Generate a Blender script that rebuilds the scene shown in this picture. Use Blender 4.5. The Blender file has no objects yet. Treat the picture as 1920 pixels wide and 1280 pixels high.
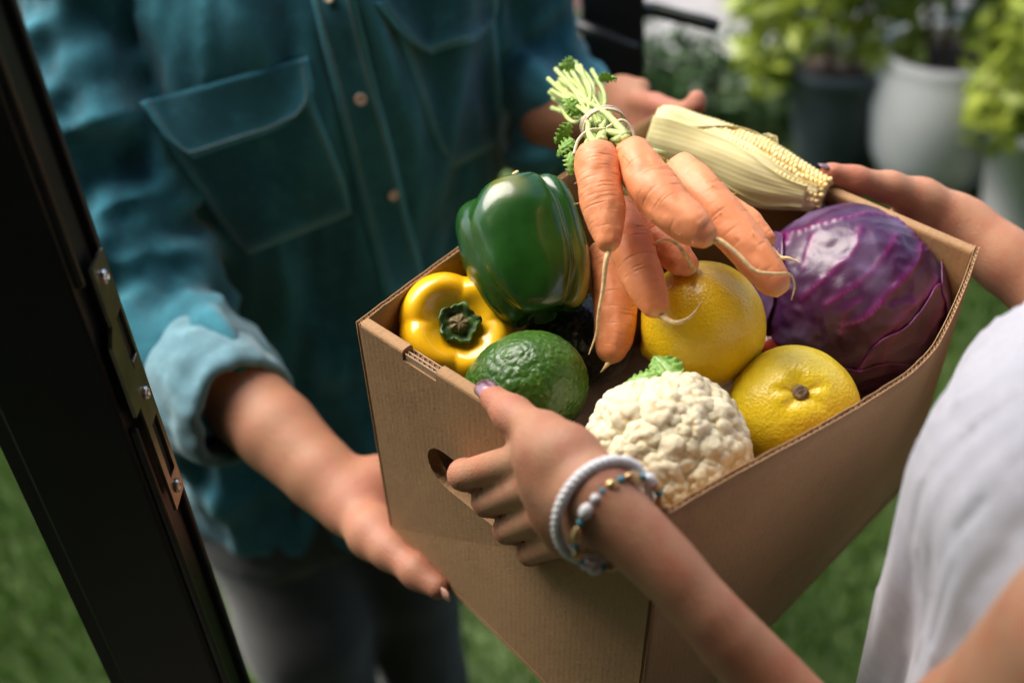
import bpy, bmesh, math, random
import numpy as np
from mathutils import Vector, Matrix
from mathutils.bvhtree import BVHTree
from mathutils import noise as mnoise

rng = np.random.default_rng(7)
random.seed(7)
SC = bpy.context.scene
COL = SC.collection

# ------------------------------------------------------------------ camera
F_PX = 2100.0                       # focal length in pixels of a 1920 wide frame
CAM_H = 1.78
g = np.array([240.0, 2760.0, F_PX]); g /= np.linalg.norm(g)      # gravity, camera axes (x right, y down, z ahead)
UP = -g
FW = np.array([0, 0, 1.0]); FW = FW - (FW @ g) * g; FW /= np.linalg.norm(FW)
RT = np.cross(FW, UP); RT /= np.linalg.norm(RT)
M3 = np.stack([RT, FW, UP])         # camera axes -> world axes
CAMP = np.array([0, 0, CAM_H])

def ray(px, py):
    return M3 @ np.array([(px - 960) / F_PX, (py - 640) / F_PX, 1.0])
def P(px, py, d):                   # point of the place at depth d (metres along the view axis)
    return CAMP + ray(px, py) * d
def PY(px, py, y):                  # ... at world distance y
    r = ray(px, py); return CAMP + r * (y / r[1])
def PG(px, py, z=0.0):              # ... at height z
    r = ray(px, py); return CAMP + r * ((z - CAM_H) / r[2])
def proj(p):
    c = M3.T @ (np.asarray(p, float) - CAMP); return 960 + F_PX * c[0] / c[2], 640 + F_PX * c[1] / c[2], c[2]

cam_data = bpy.data.cameras.new('camera'); cam = bpy.data.objects.new('camera', cam_data); COL.objects.link(cam)
mw = np.eye(4); mw[:3, 0] = M3 @ [1, 0, 0]; mw[:3, 1] = M3 @ [0, -1, 0]; mw[:3, 2] = M3 @ [0, 0, -1]; mw[:3, 3] = CAMP
cam.matrix_world = Matrix(mw.tolist())
cam_data.sensor_width = 36.0; cam_data.lens = 36.0 * F_PX / 1920.0
cam_data.clip_start = 0.02; cam_data.clip_end = 300
cam_data.dof.use_dof = True; cam_data.dof.focus_distance = 0.725
cam_data.dof.aperture_fstop = cam_data.lens / 1000 / 0.0128
cam_data.dof.aperture_blades = 0
SC.camera = cam

# ------------------------------------------------------------------ sky, sun, exposure
SUN_EL, SUN_AZ = 58.0, -58.0        # azimuth from +Y (behind the man), negative to the left
w = bpy.data.worlds.new('World'); SC.world = w; w.use_nodes = True
nt = w.node_tree; bg = nt.nodes['Background']
sky = nt.nodes.new('ShaderNodeTexSky'); sky.sky_type = 'NISHITA'; sky.sun_disc = False
sky.sun_elevation = math.radians(SUN_EL); sky.sun_rotation = math.radians(SUN_AZ)
sky.air_density = 1.0; sky.dust_density = 3.0; sky.ozone_density = 1.0
nt.links.new(sky.outputs[0], bg.inputs[0]); bg.inputs[1].default_value = 0.105
sl = bpy.data.lights.new('sun', 'SUN'); sl.energy = 2.8; sl.angle = math.radians(55); sl.color = (1.0, 0.93, 0.84)
so = bpy.data.objects.new('sun', sl); COL.objects.link(so)
el, az = math.radians(SUN_EL), math.radians(SUN_AZ)
sd = Vector((math.sin(az) * math.cos(el), math.cos(az) * math.cos(el), math.sin(el)))
so.rotation_euler = sd.to_track_quat('Z', 'Y').to_euler(); so.location = sd * 20
SC.view_settings.view_transform = 'Standard'; SC.view_settings.look = 'None'
SC.view_settings.exposure = 1.4; SC.view_settings.gamma = 1.0; SC.view_settings.use_curve_mapping = False
try:
    SC.cycles.use_denoising = True
    SC.cycles.max_bounces = 6; SC.cycles.diffuse_bounces = 3; SC.cycles.glossy_bounces = 3; SC.cycles.transmission_bounces = 5; SC.cycles.caustics_reflective = False; SC.cycles.caustics_refractive = False
except Exception:
    pass

# ------------------------------------------------------------------ object helpers
def link(o):
    COL.objects.link(o); return o
def tag(o, label=None, cat=None, group=None, kind=None):
    if label: o['label'] = label
    if cat: o['category'] = cat
    if group: o['group'] = group
    if kind: o['kind'] = kind
    return o
def empty(name, loc, label=None, cat=None, group=None):
    o = bpy.data.objects.new(name, None); o.location = Vector(loc); o.empty_display_size = 0.02
    link(o); tag(o, label, cat, group); return o
def mesh_data(name, V, F, smooth=True, attrs=None):
    me = bpy.data.meshes.new(name)
    V = np.asarray(V, float)
    if isinstance(F, np.ndarray) and F.ndim == 2:
        n, k = F.shape
        me.vertices.add(len(V)); me.vertices.foreach_set('co', V.astype(np.float32).ravel())
        me.loops.add(n * k); me.loops.foreach_set('vertex_index', F.astype(np.int32).ravel())
        me.polygons.add(n); me.polygons.foreach_set('loop_start', np.arange(0, n * k, k, dtype=np.int32))
        me.update(calc_edges=True)
    else:
        me.from_pydata([tuple(v) for v in V], [], [tuple(int(i) for i in f) for f in F]); me.update()
    me.polygons.foreach_set('use_smooth', np.full(len(me.polygons), smooth)); me.validate()
    if attrs:
        for k_, a in attrs.items():
            at = me.attributes.new(k_, 'FLOAT', 'POINT'); at.data.foreach_set('value', np.asarray(a, np.float32))
    me.update(); return me
def obj(name, V, F, mat, parent=None, smooth=True, attrs=None, local=False):
    """V in world coordinates; origin moved to the parent's base or to the mesh centre"""
    V = np.asarray(V, float)
    if parent is not None:
        org = np.zeros(3) if local else np.array(world_loc(parent))
    else:
        org = np.array([V[:, 0].mean(), V[:, 1].mean(), V[:, 2].min()])
    me = mesh_data(name, V - org, F, smooth, attrs)
    if mat: me.materials.append(mat)
    o = bpy.data.objects.new(name, me); link(o)
    if parent is not None: o.parent = parent
    else: o.location = Vector(org)
    return o
def world_loc(o):
    l = np.zeros(3)
    while o is not None:
        l = l + np.array(o.location); o = o.parent
    return l
def inst(name, me, mat4, parent=None):
    o = bpy.data.objects.new(name, me); link(o)
    if parent is not None:
        o.parent = parent; mat4 = Matrix.Translation(-Vector(world_loc(parent))) @ mat4
    o.matrix_local = mat4
    return o
def merge(parts):
    Vs, Fs, n = [], [], 0
    for V, F in parts:
        Vs.append(np.asarray(V, float)); Fs += [tuple(int(i) + n for i in f) for f in F]; n += len(V)
    return np.concatenate(Vs), Fs
def nrm(v):
    v = np.asarray(v, float); return v / (np.linalg.norm(v) + 1e-12)
def frame_from(zaxis, xhint=(1, 0, 0)):
    z = nrm(zaxis); x = np.asarray(xhint, float); x = x - z * (x @ z)
    if np.linalg.norm(x) < 1e-4: x = np.cross(z, [0, 1, 0.3])
    x = nrm(x); y = np.cross(z, x); return np.stack([x, y, z], 1)     # columns
def box_vf(lo, hi):
    x0, y0, z0 = lo; x1, y1, z1 = hi
    V = [(x0,y0,z0),(x1,y0,z0),(x1,y1,z0),(x0,y1,z0),(x0,y0,z1),(x1,y0,z1),(x1,y1,z1),(x0,y1,z1)]
    return np.array(V, float), [(0,3,2,1),(4,5,6,7),(0,1,5,4),(1,2,6,5),(2,3,7,6),(3,0,4,7)]
def bevel_box(lo, hi, r=0.002, seg=2):
    bm = bmesh.new(); V, F = box_vf(lo, hi); vs = [bm.verts.new(v) for v in V]
    for f in F: bm.faces.new([vs[i] for i in f])
    bmesh.ops.bevel(bm, geom=list(bm.edges), offset=r, segments=seg, profile=0.5, affect='EDGES')
    V = np.array([v.co[:] for v in bm.verts]); bm.verts.index_update(); F = [tuple(v.index for v in f.verts) for f in bm.faces]
    bm.free(); return V, F
def resample(pts, n):
    """Catmull-Rom through pts (rows may carry extra columns)"""
    p = np.asarray(pts, float)
    if len(p) == 2: 
        t = np.linspace(0, 1, n)[:, None]; return p[0] * (1 - t) + p[1] * t
    q = np.vstack([2 * p[0] - p[1], p, 2 * p[-1] - p[-2]])
    seg = np.linalg.norm(np.diff(p[:, :3], axis=0), axis=1); cs = np.concatenate([[0], np.cumsum(seg)]); s = np.linspace(0, cs[-1], n)
    out = []
    for x in s:
        i = min(np.searchsorted(cs, x, 'right') - 1, len(p) - 2); t = (x - cs[i]) / max(seg[i], 1e-9)
        a, b, c, d = q[i], q[i + 1], q[i + 2], q[i + 3]
        out.append(0.5 * (2 * b + (c - a) * t + (2 * a - 5 * b + 4 * c - d) * t * t + (3 * b - a - 3 * c + d) * t ** 3))
    return np.array(out)
def tube(pts, radii, seg=10, n=None, flat=1.0, disp=None):
    """closed swept tube through pts with radii"""
    p = np.column_stack([np.asarray(pts, float), np.asarray(radii, float)])
    if n: p = resample(p, n)
    c, r = p[:, :3], np.maximum(p[:, 3], 1e-5)
    T = np.gradient(c, axis=0); T /= np.linalg.norm(T, axis=1)[:, None] + 1e-12
    N = np.zeros_like(c); a = np.cross(T[0], [0.3, 0.2, 0.93]); N[0] = nrm(a)
    for i in range(1, len(c)):
        v = N[i - 1] - T[i] * (N[i - 1] @ T[i]); N[i] = nrm(v)
    B = np.cross(T, N); ph = np.arange(seg) / seg * 2 * np.pi
    R = r[:, None] * np.ones(seg)[None]
    if disp is not None: R = R * disp(np.linspace(0, 1, len(c))[:, None], ph[None])
    V = c[:, None] + R[..., None] * (np.cos(ph)[None, :, None] * N[:, None] + flat * np.sin(ph)[None, :, None] * B[:, None])
    V = V.reshape(-1, 3); F = []
    m = len(c); i, j = np.meshgrid(np.arange(m - 1), np.arange(seg), indexing='ij')
    q = np.stack([i * seg + j, i * seg + (j + 1) % seg, (i + 1) * seg + (j + 1) % seg, (i + 1) * seg + j], -1).reshape(-1, 4)
    F = [tuple(x) for x in q]
    V = np.vstack([V, c[0], c[-1]]); k0, k1 = m * seg, m * seg + 1
    F += [(k0, (j + 1) % seg, j) for j in range(seg)] + [(k1, (m - 1) * seg + j, (m - 1) * seg + (j + 1) % seg) for j in range(seg)]
    return V, F
def uv_sphere(nu, nv, fn):
    """fn(theta, phi) -> (n,3) points; theta 0 at +z pole"""
    th = np.linspace(0, np.pi, nv + 1)[1:-1]; ph = np.arange(nu) / nu * 2 * np.pi
    T, H = np.meshgrid(th, ph, indexing='ij'); T, H = T.ravel(), H.ravel()
    T = np.concatenate([T, [1e-4, np.pi - 1e-4]]); H = np.concatenate([H, [0, 0]])
    V = fn(T, H); F = []
    m = nv - 1
    for i in range(m - 1):
        for j in range(nu):
            a, b = i * nu + j, i * nu + (j + 1) % nu; F.append((a, a + nu, b + nu, b))
    k0, k1 = m * nu, m * nu + 1
    F += [(k0, j, (j + 1) % nu) for j in range(nu)] + [(k1, (m - 1) * nu + (j + 1) % nu, (m - 1) * nu + j) for j in range(nu)]
    return V, F, T, H
def grid_faces(nu, nv, wrap=False):
    F = []
    for i in range(nu - 1):
        for j in range(nv if wrap else nv - 1):
            j2 = (j + 1) % nv; F.append((i * nv + j, (i + 1) * nv + j, (i + 1) * nv + j2, i * nv + j2))
    return F
def shell(V, nu, nv, normals, th):
    """grid sheet nu x nv -> closed thin solid"""
    A = V.reshape(-1, 3); B = A - normals.reshape(-1, 3) * th; n = len(A); F = grid_faces(nu, nv)
    F2 = [tuple(reversed([i + n for i in f])) for f in F]
    bd = [i for i in range(nv)] + [i * nv + nv - 1 for i in range(1, nu)] + [(nu - 1) * nv + j for j in range(nv - 2, -1, -1)] + [i * nv for i in range(nu - 2, 0, -1)]
    S = [(bd[k], bd[(k + 1) % len(bd)], bd[(k + 1) % len(bd)] + n, bd[k] + n) for k in range(len(bd))]
    return np.vstack([A, B]), F + F2 + S
def grid_normals(V):
    du = np.gradient(V, axis=0); dv = np.gradient(V, axis=1); n = np.cross(du, dv); return n / (np.linalg.norm(n, axis=-1, keepdims=True) + 1e-12)
# smooth vectorised value noise
_perm = rng.random((32, 32, 32)).astype(np.float32)
def vnoise(p):
    p = np.asarray(p, np.float32); i = np.floor(p).astype(int); f = p - i; f = f * f * (3 - 2 * f); i &= 31; j = (i + 1) & 31
    g_ = lambda a, b, c: _perm[a[..., 0], b[..., 1], c[..., 2]]
    x0 = g_(i, i, i) * (1 - f[..., 0]) + g_(j, i, i) * f[..., 0]; x1 = g_(i, j, i) * (1 - f[..., 0]) + g_(j, j, i) * f[..., 0]
    x2 = g_(i, i, j) * (1 - f[..., 0]) + g_(j, i, j) * f[..., 0]; x3 = g_(i, j, j) * (1 - f[..., 0]) + g_(j, j, j) * f[..., 0]
    y0 = x0 * (1 - f[..., 1]) + x1 * f[..., 1]; y1 = x2 * (1 - f[..., 1]) + x3 * f[..., 1]
    return (y0 * (1 - f[..., 2]) + y1 * f[..., 2]) * 2 - 1
def fbm(p, o=4):
    s, a = 0, 0.5
    for k in range(o): s = s + a * vnoise(np.asarray(p) * 2 ** k + 7.3 * k); a *= 0.5
    return s
def sstep(a, b, x):
    t = np.clip((x - a) / (b - a), 0, 1); return t * t * (3 - 2 * t)

# ------------------------------------------------------------------ distance fields for bodies and cloth
class Field:
    def __init__(s, lo, hi, h):
        s.lo, s.h = np.asarray(lo, float), h; s.n = np.ceil((np.asarray(hi) - s.lo) / h).astype(int) + 1
        s.f = np.full(s.n, 1.0, np.float32)
    def _win(s, lo, hi):
        a = np.clip(np.floor((lo - s.lo) / s.h).astype(int), 0, s.n); b = np.clip(np.ceil((hi - s.lo) / s.h).astype(int) + 1, 0, s.n)
        if np.any(b <= a): return None, None
        sl = tuple(slice(a[k], b[k]) for k in range(3))
        ax = [(s.lo[k] + np.arange(a[k], b[k]) * s.h).astype(np.float32) for k in range(3)]
        return sl, np.stack(np.meshgrid(*ax, indexing='ij'), -1)
    def _smin(s, sl, d, k):
        f = s.f[sl]
        if k <= 0: s.f[sl] = np.minimum(f, d); return
        h = np.clip(0.5 + 0.5 * (f - d) / k, 0, 1); s.f[sl] = f * (1 - h) + d * h - k * h * (1 - h)
    def cone(s, a, b, ra, rb, k=0.006):
        a, b = np.asarray(a, np.float32), np.asarray(b, np.float32); m = max(ra, rb) + k + 4 * s.h
        sl, p = s._win(np.minimum(a, b) - m, np.maximum(a, b) + m)
        if sl is None: return
        ba = b - a; q = p - a; t = np.clip((q @ ba) / (ba @ ba + 1e-12), 0, 1)
        d = np.linalg.norm(q - t[..., None] * ba, axis=-1) - (ra + (rb - ra) * t); s._smin(sl, d.astype(np.float32), k)
    def chain(s, pts, rad, k=0.006):
        for i in range(len(pts) - 1): s.cone(pts[i], pts[i + 1], rad[i], rad[i + 1], k)
    def ell(s, c, r, R=None, k=0.006, sub=False):
        c = np.asarray(c, np.float32); R = np.eye(3) if R is None else R; m = max(r) + k + 4 * s.h
        sl, p = s._win(c - m, c + m)
        if sl is None: return
        q = (p - c) @ np.asarray(R, np.float32); r = np.asarray(r, np.float32)
        k0 = np.linalg.norm(q / r, axis=-1); k1 = np.linalg.norm(q / (r * r), axis=-1); d = (k0 * (k0 - 1) / np.maximum(k1, 1e-6)).astype(np.float32)
        if sub: s.f[sl] = -s._sm2(-s.f[sl], d, k)
        else: s._smin(sl, d, k)
    @staticmethod
    def _sm2(f, d, k):
        h = np.clip(0.5 + 0.5 * (f - d) / k, 0, 1); return f * (1 - h) + d * h - k * h * (1 - h)
    def func(s, fn, lo=None, hi=None, k=0.006):
        sl, p = s._win(s.lo if lo is None else lo, s.lo + s.n * s.h if hi is None else hi); s._smin(sl, fn(p).astype(np.float32), k)
    def mesh(s):
        f, n = s.f, s.n; sg = f < 0
        c = [(0,0,0),(1,0,0),(0,1,0),(1,1,0),(0,0,1),(1,0,1),(0,1,1),(1,1,1)]
        sh = [sg[o[0]:n[0]-1+o[0], o[1]:n[1]-1+o[1], o[2]:n[2]-1+o[2]] for o in c]
        cnt = sum(x.astype(np.int8) for x in sh); act = (cnt > 0) & (cnt < 8); idx = np.argwhere(act)
        vals = np.stack([f[idx[:, 0]+o[0], idx[:, 1]+o[1], idx[:, 2]+o[2]] for o in c], 1); co = np.array(c, float)
        E = [(0,1),(2,3),(4,5),(6,7),(0,2),(1,3),(4,6),(5,7),(0,4),(1,5),(2,6),(3,7)]
        acc = np.zeros((len(idx), 3)); num = np.zeros(len(idx))
        for a, b in E:
            va, vb = vals[:, a], vals[:, b]; m = (va < 0) != (vb < 0); t = np.where(m, va / np.where(m, va - vb, 1), 0)
            acc += m[:, None] * (co[a] + t[:, None] * (co[b] - co[a])); num += m
        V = (idx + acc / num[:, None]) * s.h + s.lo
        vid = np.full(n - 1, -1, np.int64); vid[tuple(idx.T)] = np.arange(len(idx)); Q = []
        for ax in range(3):
            o = [0, 0, 0]; o[ax] = 1
            A = sg[:n[0]-o[0], :n[1]-o[1], :n[2]-o[2]]; B = sg[o[0]:, o[1]:, o[2]:]; e = np.argwhere(A != B)
            u, v = (ax + 1) % 3, (ax + 2) % 3
            e = e[(e[:, u] > 0) & (e[:, v] > 0) & (e[:, u] < n[u]-1) & (e[:, v] < n[v]-1) & (e[:, ax] < n[ax]-1)]
            du = np.eye(3, dtype=int)[u]; dv = np.eye(3, dtype=int)[v]
            q = np.stack([vid[tuple((e - x).T)] for x in (du + dv, dv, 0 * du, du)], 1)
            ins = A[tuple(e.T)]; q = np.where(ins[:, None], q, q[:, ::-1]); Q.append(q)
        return V, np.concatenate(Q)
def laplace(V, Fq, it=2, lam=0.5):
    e = np.concatenate([Fq[:, [0, 1]], Fq[:, [1, 2]], Fq[:, [2, 3]], Fq[:, [3, 0]]]); n = len(V)
    for _ in range(it):
        A = np.zeros_like(V); c = np.zeros(n)
        for k in range(3): A[:, k] = np.bincount(e[:, 0], V[e[:, 1], k], n) + np.bincount(e[:, 1], V[e[:, 0], k], n)
        c = np.bincount(e[:, 0], minlength=n) + np.bincount(e[:, 1], minlength=n)
        V = V + lam * (A / np.maximum(c, 1)[:, None] - V)
    return V
def vnormals(V, Fq):
    n = np.zeros_like(V); a = np.cross(V[Fq[:, 2]] - V[Fq[:, 0]], V[Fq[:, 3]] - V[Fq[:, 1]])
    for k in range(4):
        for c in range(3): n[:, c] += np.bincount(Fq[:, k], a[:, c], len(V))
    return n / (np.linalg.norm(n, axis=1, keepdims=True) + 1e-12)

# ------------------------------------------------------------------ materials
MATS = {}
class NB:
    def __init__(s, name):
        s.m = bpy.data.materials.new(name); s.m.use_nodes = True; s.t = s.m.node_tree; s.p = s.t.nodes['Principled BSDF']; s.out = s.t.nodes['Material Output']
    def n(s, typ, **kw):
        nd = s.t.nodes.new(typ)
        for k, v in kw.items():
            if k.startswith('i_'): nd.inputs[k[2:].replace('_', ' ')].default_value = v
            else: setattr(nd, k, v)
        return nd
    def l(s, a, b): s.t.links.new(a, b)
    def coord(s, scale=(1, 1, 1)):
        tc = s.n('ShaderNodeTexCoord'); mp = s.n('ShaderNodeMapping'); mp.inputs['Scale'].default_value = scale; s.l(tc.outputs['Object'], mp.inputs[0]); return mp.outputs[0]
    def noise(s, scale, detail=4, rough=0.55, vec=None, dist=0.0):
        nd = s.n('ShaderNodeTexNoise'); nd.inputs['Scale'].default_value = scale; nd.inputs['Detail'].default_value = detail; nd.inputs['Roughness'].default_value = rough; nd.inputs['Distortion'].default_value = dist
        s.l(vec if vec is not None else s.coord(), nd.inputs['Vector']); return nd.outputs['Fac']
    def voro(s, scale, vec=None, feature='F1'):
        nd = s.n('ShaderNodeTexVoronoi'); nd.feature = feature; nd.inputs['Scale'].default_value = scale; s.l(vec if vec is not None else s.coord(), nd.inputs['Vector']); return nd.outputs['Distance']
    def attr(s, name):
        nd = s.n('ShaderNodeAttribute'); nd.attribute_name = name; return nd.outputs['Fac']
    def ramp(s, fac, stops):
        nd = s.n('ShaderNodeValToRGB'); el = nd.color_ramp.elements
        while len(el) < len(stops): el.new(0.5)
        for e, (p, c) in zip(el, stops): e.position = p; e.color = (*c, 1) if len(c) == 3 else c
        s.l(fac, nd.inputs[0]); return nd.outputs[0]
    def mix(s, fac, a, b, blend='MIX'):
        nd = s.n('ShaderNodeMix', data_type='RGBA', blend_type=blend)
        for sock, v in ((nd.inputs[0], fac), (nd.inputs[6], a), (nd.inputs[7], b)):
            if hasattr(v, 'is_linked'): s.l(v, sock)
            elif isinstance(v, (int, float)): sock.default_value = v
            else: sock.default_value = (*v, 1)
        return nd.outputs[2]
    def math(s, op, a, b=0.0):
        nd = s.n('ShaderNodeMath', operation=op)
        for sock, v in ((nd.inputs[0], a), (nd.inputs[1], b)):
            if hasattr(v, 'is_linked'): s.l(v, sock)
            else: sock.default_value = v
        return nd.outputs[0]
    def color(s, c):
        if hasattr(c, 'is_linked'): s.l(c, s.p.inputs['Base Color'])
        else: s.p.inputs['Base Color'].default_value = (*c, 1)
    def bump(s, h, strength=0.3, dist=0.001, prev=None):
        nd = s.n('ShaderNodeBump'); nd.inputs['Strength'].default_value = strength; nd.inputs['Distance'].default_value = dist; s.l(h, nd.inputs['Height'])
        if prev is not None: s.l(prev, nd.inputs['Normal'])
        s.l(nd.outputs[0], s.p.inputs['Normal']); return nd.outputs[0]
    def set(s, **kw):
        for k, v in kw.items():
            i = s.p.inputs[k.replace('_', ' ')]
            if hasattr(v, 'is_linked'): s.l(v, i)
            else: i.default_value = v
        return s
def M(name): return MATS[name].m
def simple(name, c, rough=0.5, var=0.15, scale=60, **kw):
    b = NB(name); c = np.array(c)
    col = b.ramp(b.noise(scale, 5), [(0.3, tuple(c * (1 - var))), (0.7, tuple(np.minimum(c * (1 + var), 1)))]); b.color(col); b.set(Roughness=rough, **kw); MATS[name] = b; return b

# cardboard
def cardboard(name, c, scale=1.0):
    b = NB(name); v = b.coord((1, 1, 1)); c = np.array(c)
    n1 = b.noise(9, 5, .6, v); n2 = b.noise(420, 3, .7, v); n3 = b.noise(1300, 2, .6, v); n5 = b.noise(45, 5, .7, v)
    st = b.math('SINE', b.math('MULTIPLY', b.attr('along'), 2 * math.pi / .0048))
    col = b.ramp(n1, [(0.25, tuple(c * .84)), (0.75, tuple(c * 1.12))])
    col = b.mix(b.math('MULTIPLY', b.ramp(n5, [(0.52, (0, 0, 0)), (0.72, (1, 1, 1))]), .30), col, tuple(c * .72))
    col = b.mix(b.math('MULTIPLY', b.ramp(n2, [(0.50, (0, 0, 0)), (0.72, (1, 1, 1))]), .45), col, tuple(c * .58))
    col = b.mix(b.math('MULTIPLY', b.ramp(n3, [(0.60, (0, 0, 0)), (0.74, (1, 1, 1))]), .5), col, tuple(np.minimum(c * 1.7, 1)))
    col = b.mix(b.math('MULTIPLY', b.math('ADD', st, 1.0), .02), col, tuple(c * .6))
    b.color(col); b.set(Roughness=.82); b.p.inputs['Specular IOR Level'].default_value = .25
    nn = b.bump(b.math('ADD', n2, n3), .35, .0005); nn = b.bump(st, .05, .0005, nn); b.bump(n5, .25, .003, nn); MATS[name] = b
cardboard('cardboard', (.39, .232, .115))
cardboard('cardboard_edge', (.46, .31, .19))
cardboard('flute', (.40, .26, .15))
# peppers
def pepper(name, c0, c1, mottled=0.0):
    b = NB(name); n = b.noise(35, 4, .55); n2 = b.noise(220, 3, .6)
    col = b.ramp(n, [(.3, c0), (.7, c1)])
    if mottled: col = b.mix(b.attr('blush'), col, (.42, .36, .05))
    b.color(col); b.set(Roughness=.24); b.p.inputs['Coat Weight'].default_value = .35; b.p.inputs['Coat Roughness'].default_value = .10
    b.p.inputs['Subsurface Weight'].default_value = .08; b.p.inputs['Subsurface Radius'].default_value = (.004, .003, .001)
    b.bump(b.math('ADD', n, b.math('MULTIPLY', n2, .25)), .25, .0012); MATS[name] = b
pepper('green_pepper', (.008, .050, .006), (.020, .092, .011), 1)
pepper('yellow_pepper', (.92, .46, .005), (.95, .55, .012))
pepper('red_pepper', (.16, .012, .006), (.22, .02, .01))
simple('pepper_stem', (.05, .11, .022), .5, .7, 220)
simple('stem_core', (.22, .17, .08), .8, .5, 260)
# avocado
def avocado(name, c0, c1, c2):
    b = NB(name); vo = b.voro(190); n = b.noise(30, 4); n2 = b.noise(480, 2)
    col = b.ramp(n, [(.3, c0), (.7, c1)]); col = b.mix(b.ramp(vo, [(.0, (1, 1, 1)), (.22, (0, 0, 0))]), col, c2)
    b.color(col); b.set(Roughness=.34); b.bump(b.math('ADD', b.math('MULTIPLY', vo, -1), b.math('MULTIPLY', n2, .4)), .5, .0016); MATS[name] = b
avocado('avocado', (.022, .075, .008), (.055, .135, .014), (.18, .26, .035))
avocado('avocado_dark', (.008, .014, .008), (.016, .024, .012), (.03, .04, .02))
# lemon
def lemon_mat(name, c0, c1, c2):
    b = NB(name); vo = b.voro(470); n = b.noise(22, 4); n6 = b.noise(7, 3)
    col = b.ramp(n, [(.3, c0), (.7, c1)]); col = b.mix(b.ramp(vo, [(.0, (.4, .4, .4)), (.4, (0, 0, 0))]), col, c2); col = b.mix(b.ramp(n6, [(.5, (0, 0, 0)), (.75, (.45, .45, .45))]), col, c2)
    b.color(col); b.set(Roughness=.32); b.p.inputs['Coat Weight'].default_value = .25; b.p.inputs['Coat Roughness'].default_value = .18
    b.p.inputs['Subsurface Weight'].default_value = .12; b.p.inputs['Subsurface Radius'].default_value = (.006, .004, .001)
    b.bump(b.math('ADD', vo, b.math('MULTIPLY', n, 1.0)), .40, .0009); MATS[name] = b
lemon_mat('lemon', (.88, .63, .015), (.92, .71, .035), (.80, .52, .012))
lemon_mat('lemon_deep', (.86, .56, .010), (.90, .64, .020), (.78, .45, .008))
simple('lemon_button', (.20, .13, .07), .7, .5, 400)
# cauliflower
b = NB('curd'); n = b.noise(420, 4, .65); n1 = b.noise(30, 3)
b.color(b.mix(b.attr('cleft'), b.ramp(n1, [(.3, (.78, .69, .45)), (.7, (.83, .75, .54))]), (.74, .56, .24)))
b.set(Roughness=.62); b.p.inputs['Subsurface Weight'].default_value = .35; b.p.inputs['Subsurface Radius'].default_value = (.006, .004, .002); b.p.inputs['Subsurface Scale'].default_value = .6
b.bump(n, .35, .0012); MATS['curd'] = b
def leafmat(name, c0, c1, vein, rough=.45, trans=.25, scale=60):
    b = NB(name); n = b.noise(scale, 4); col = b.ramp(n, [(.3, c0), (.7, c1)]); col = b.mix(b.attr('vein'), col, vein); b.color(col); b.set(Roughness=rough)
    if trans:
        tr = b.n('ShaderNodeBsdfTranslucent'); b.l(col, tr.inputs[0]); mx = b.n('ShaderNodeMixShader'); mx.inputs[0].default_value = trans
        b.l(b.p.outputs[0], mx.inputs[1]); b.l(tr.outputs[0], mx.inputs[2]); b.l(mx.outputs[0], b.out.inputs[0])
    b.bump(n, .25, .001); MATS[name] = b
leafmat('cauli_leaf', (.22, .46, .07), (.32, .58, .12), (.62, .78, .42))
# cabbage
b = NB('cabbage'); n = b.noise(26, 5, .6); n2 = b.noise(160, 4, .6)
col = b.ramp(n, [(.25, (.026, .006, .032)), (.55, (.055, .013, .055)), (.8, (.095, .03, .09))])
col = b.mix(b.attr('vein'), col, (.24, .014, .15)); col = b.mix(b.attr('bloom'), col, (.17, .12, .22))
b.color(col); b.set(Roughness=.34); b.p.inputs['Specular IOR Level'].default_value = .55
b.p.inputs['Coat Weight'].default_value = .08; b.p.inputs['Coat Roughness'].default_value = .25
b.bump(b.math('ADD', n2, b.math('MULTIPLY', n, 1.5)), .22, .0012); MATS['cabbage'] = b
# corn
leafmat('husk', (.82, .71, .36), (.88, .80, .48), (.76, .71, .33), .5, .18, 30)
b = NB('kernel'); n = b.noise(120, 3); b.color(b.ramp(n, [(.3, (.84, .62, .24)), (.7, (.90, .74, .38))])); b.set(Roughness=.3); b.p.inputs['Subsurface Weight'].default_value = .2; b.p.inputs['Subsurface Radius'].default_value = (.003, .002, .001); MATS['kernel'] = b
# carrot
b = NB('carrot'); n = b.noise(28, 5, .6); vec = b.coord(); n2 = b.noise(260, 4, .65); n3 = b.noise(90, 5, .7)
col = b.ramp(n, [(.25, (.76, .24, .085)), (.75, (.84, .33, .150))]); col = b.mix(b.ramp(n3, [(.60, (0, 0, 0)), (.78, (.75, .75, .75))]), col, (.90, .46, .26))
col = b.mix(b.attr('ring'), col, (.52, .20, .075)); col = b.mix(b.attr('tip'), col, (.74, .48, .20)); b.color(col)
col = b.mix(b.ramp(n2, [(.70, (0, 0, 0)), (.76, (.6, .6, .6))]), col, (.45, .20, .08)); b.color(col)
b.set(Roughness=.50); b.p.inputs['Subsurface Weight'].default_value = .10; b.p.inputs['Subsurface Radius'].default_value = (.006, .002, .001)
b.bump(b.math('ADD', b.math('MULTIPLY', n2, .6), b.math('MULTIPLY', n3, 1.2)), .22, .0012); MATS['carrot'] = b
simple('root', (.74, .53, .26), .7, .3, 300)
leafmat('stalk', (.44, .56, .16), (.62, .70, .32), (.7, .75, .45), .45, .15, 120)
leafmat('carrot_leaf', (.20, .40, .05), (.32, .52, .10), (.3, .5, .1), .5, .3)
simple('twine', (.64, .54, .40), .9, .35, 900)
simple('kraft', (.20, .12, .065), .85, .25, 50)
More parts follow.
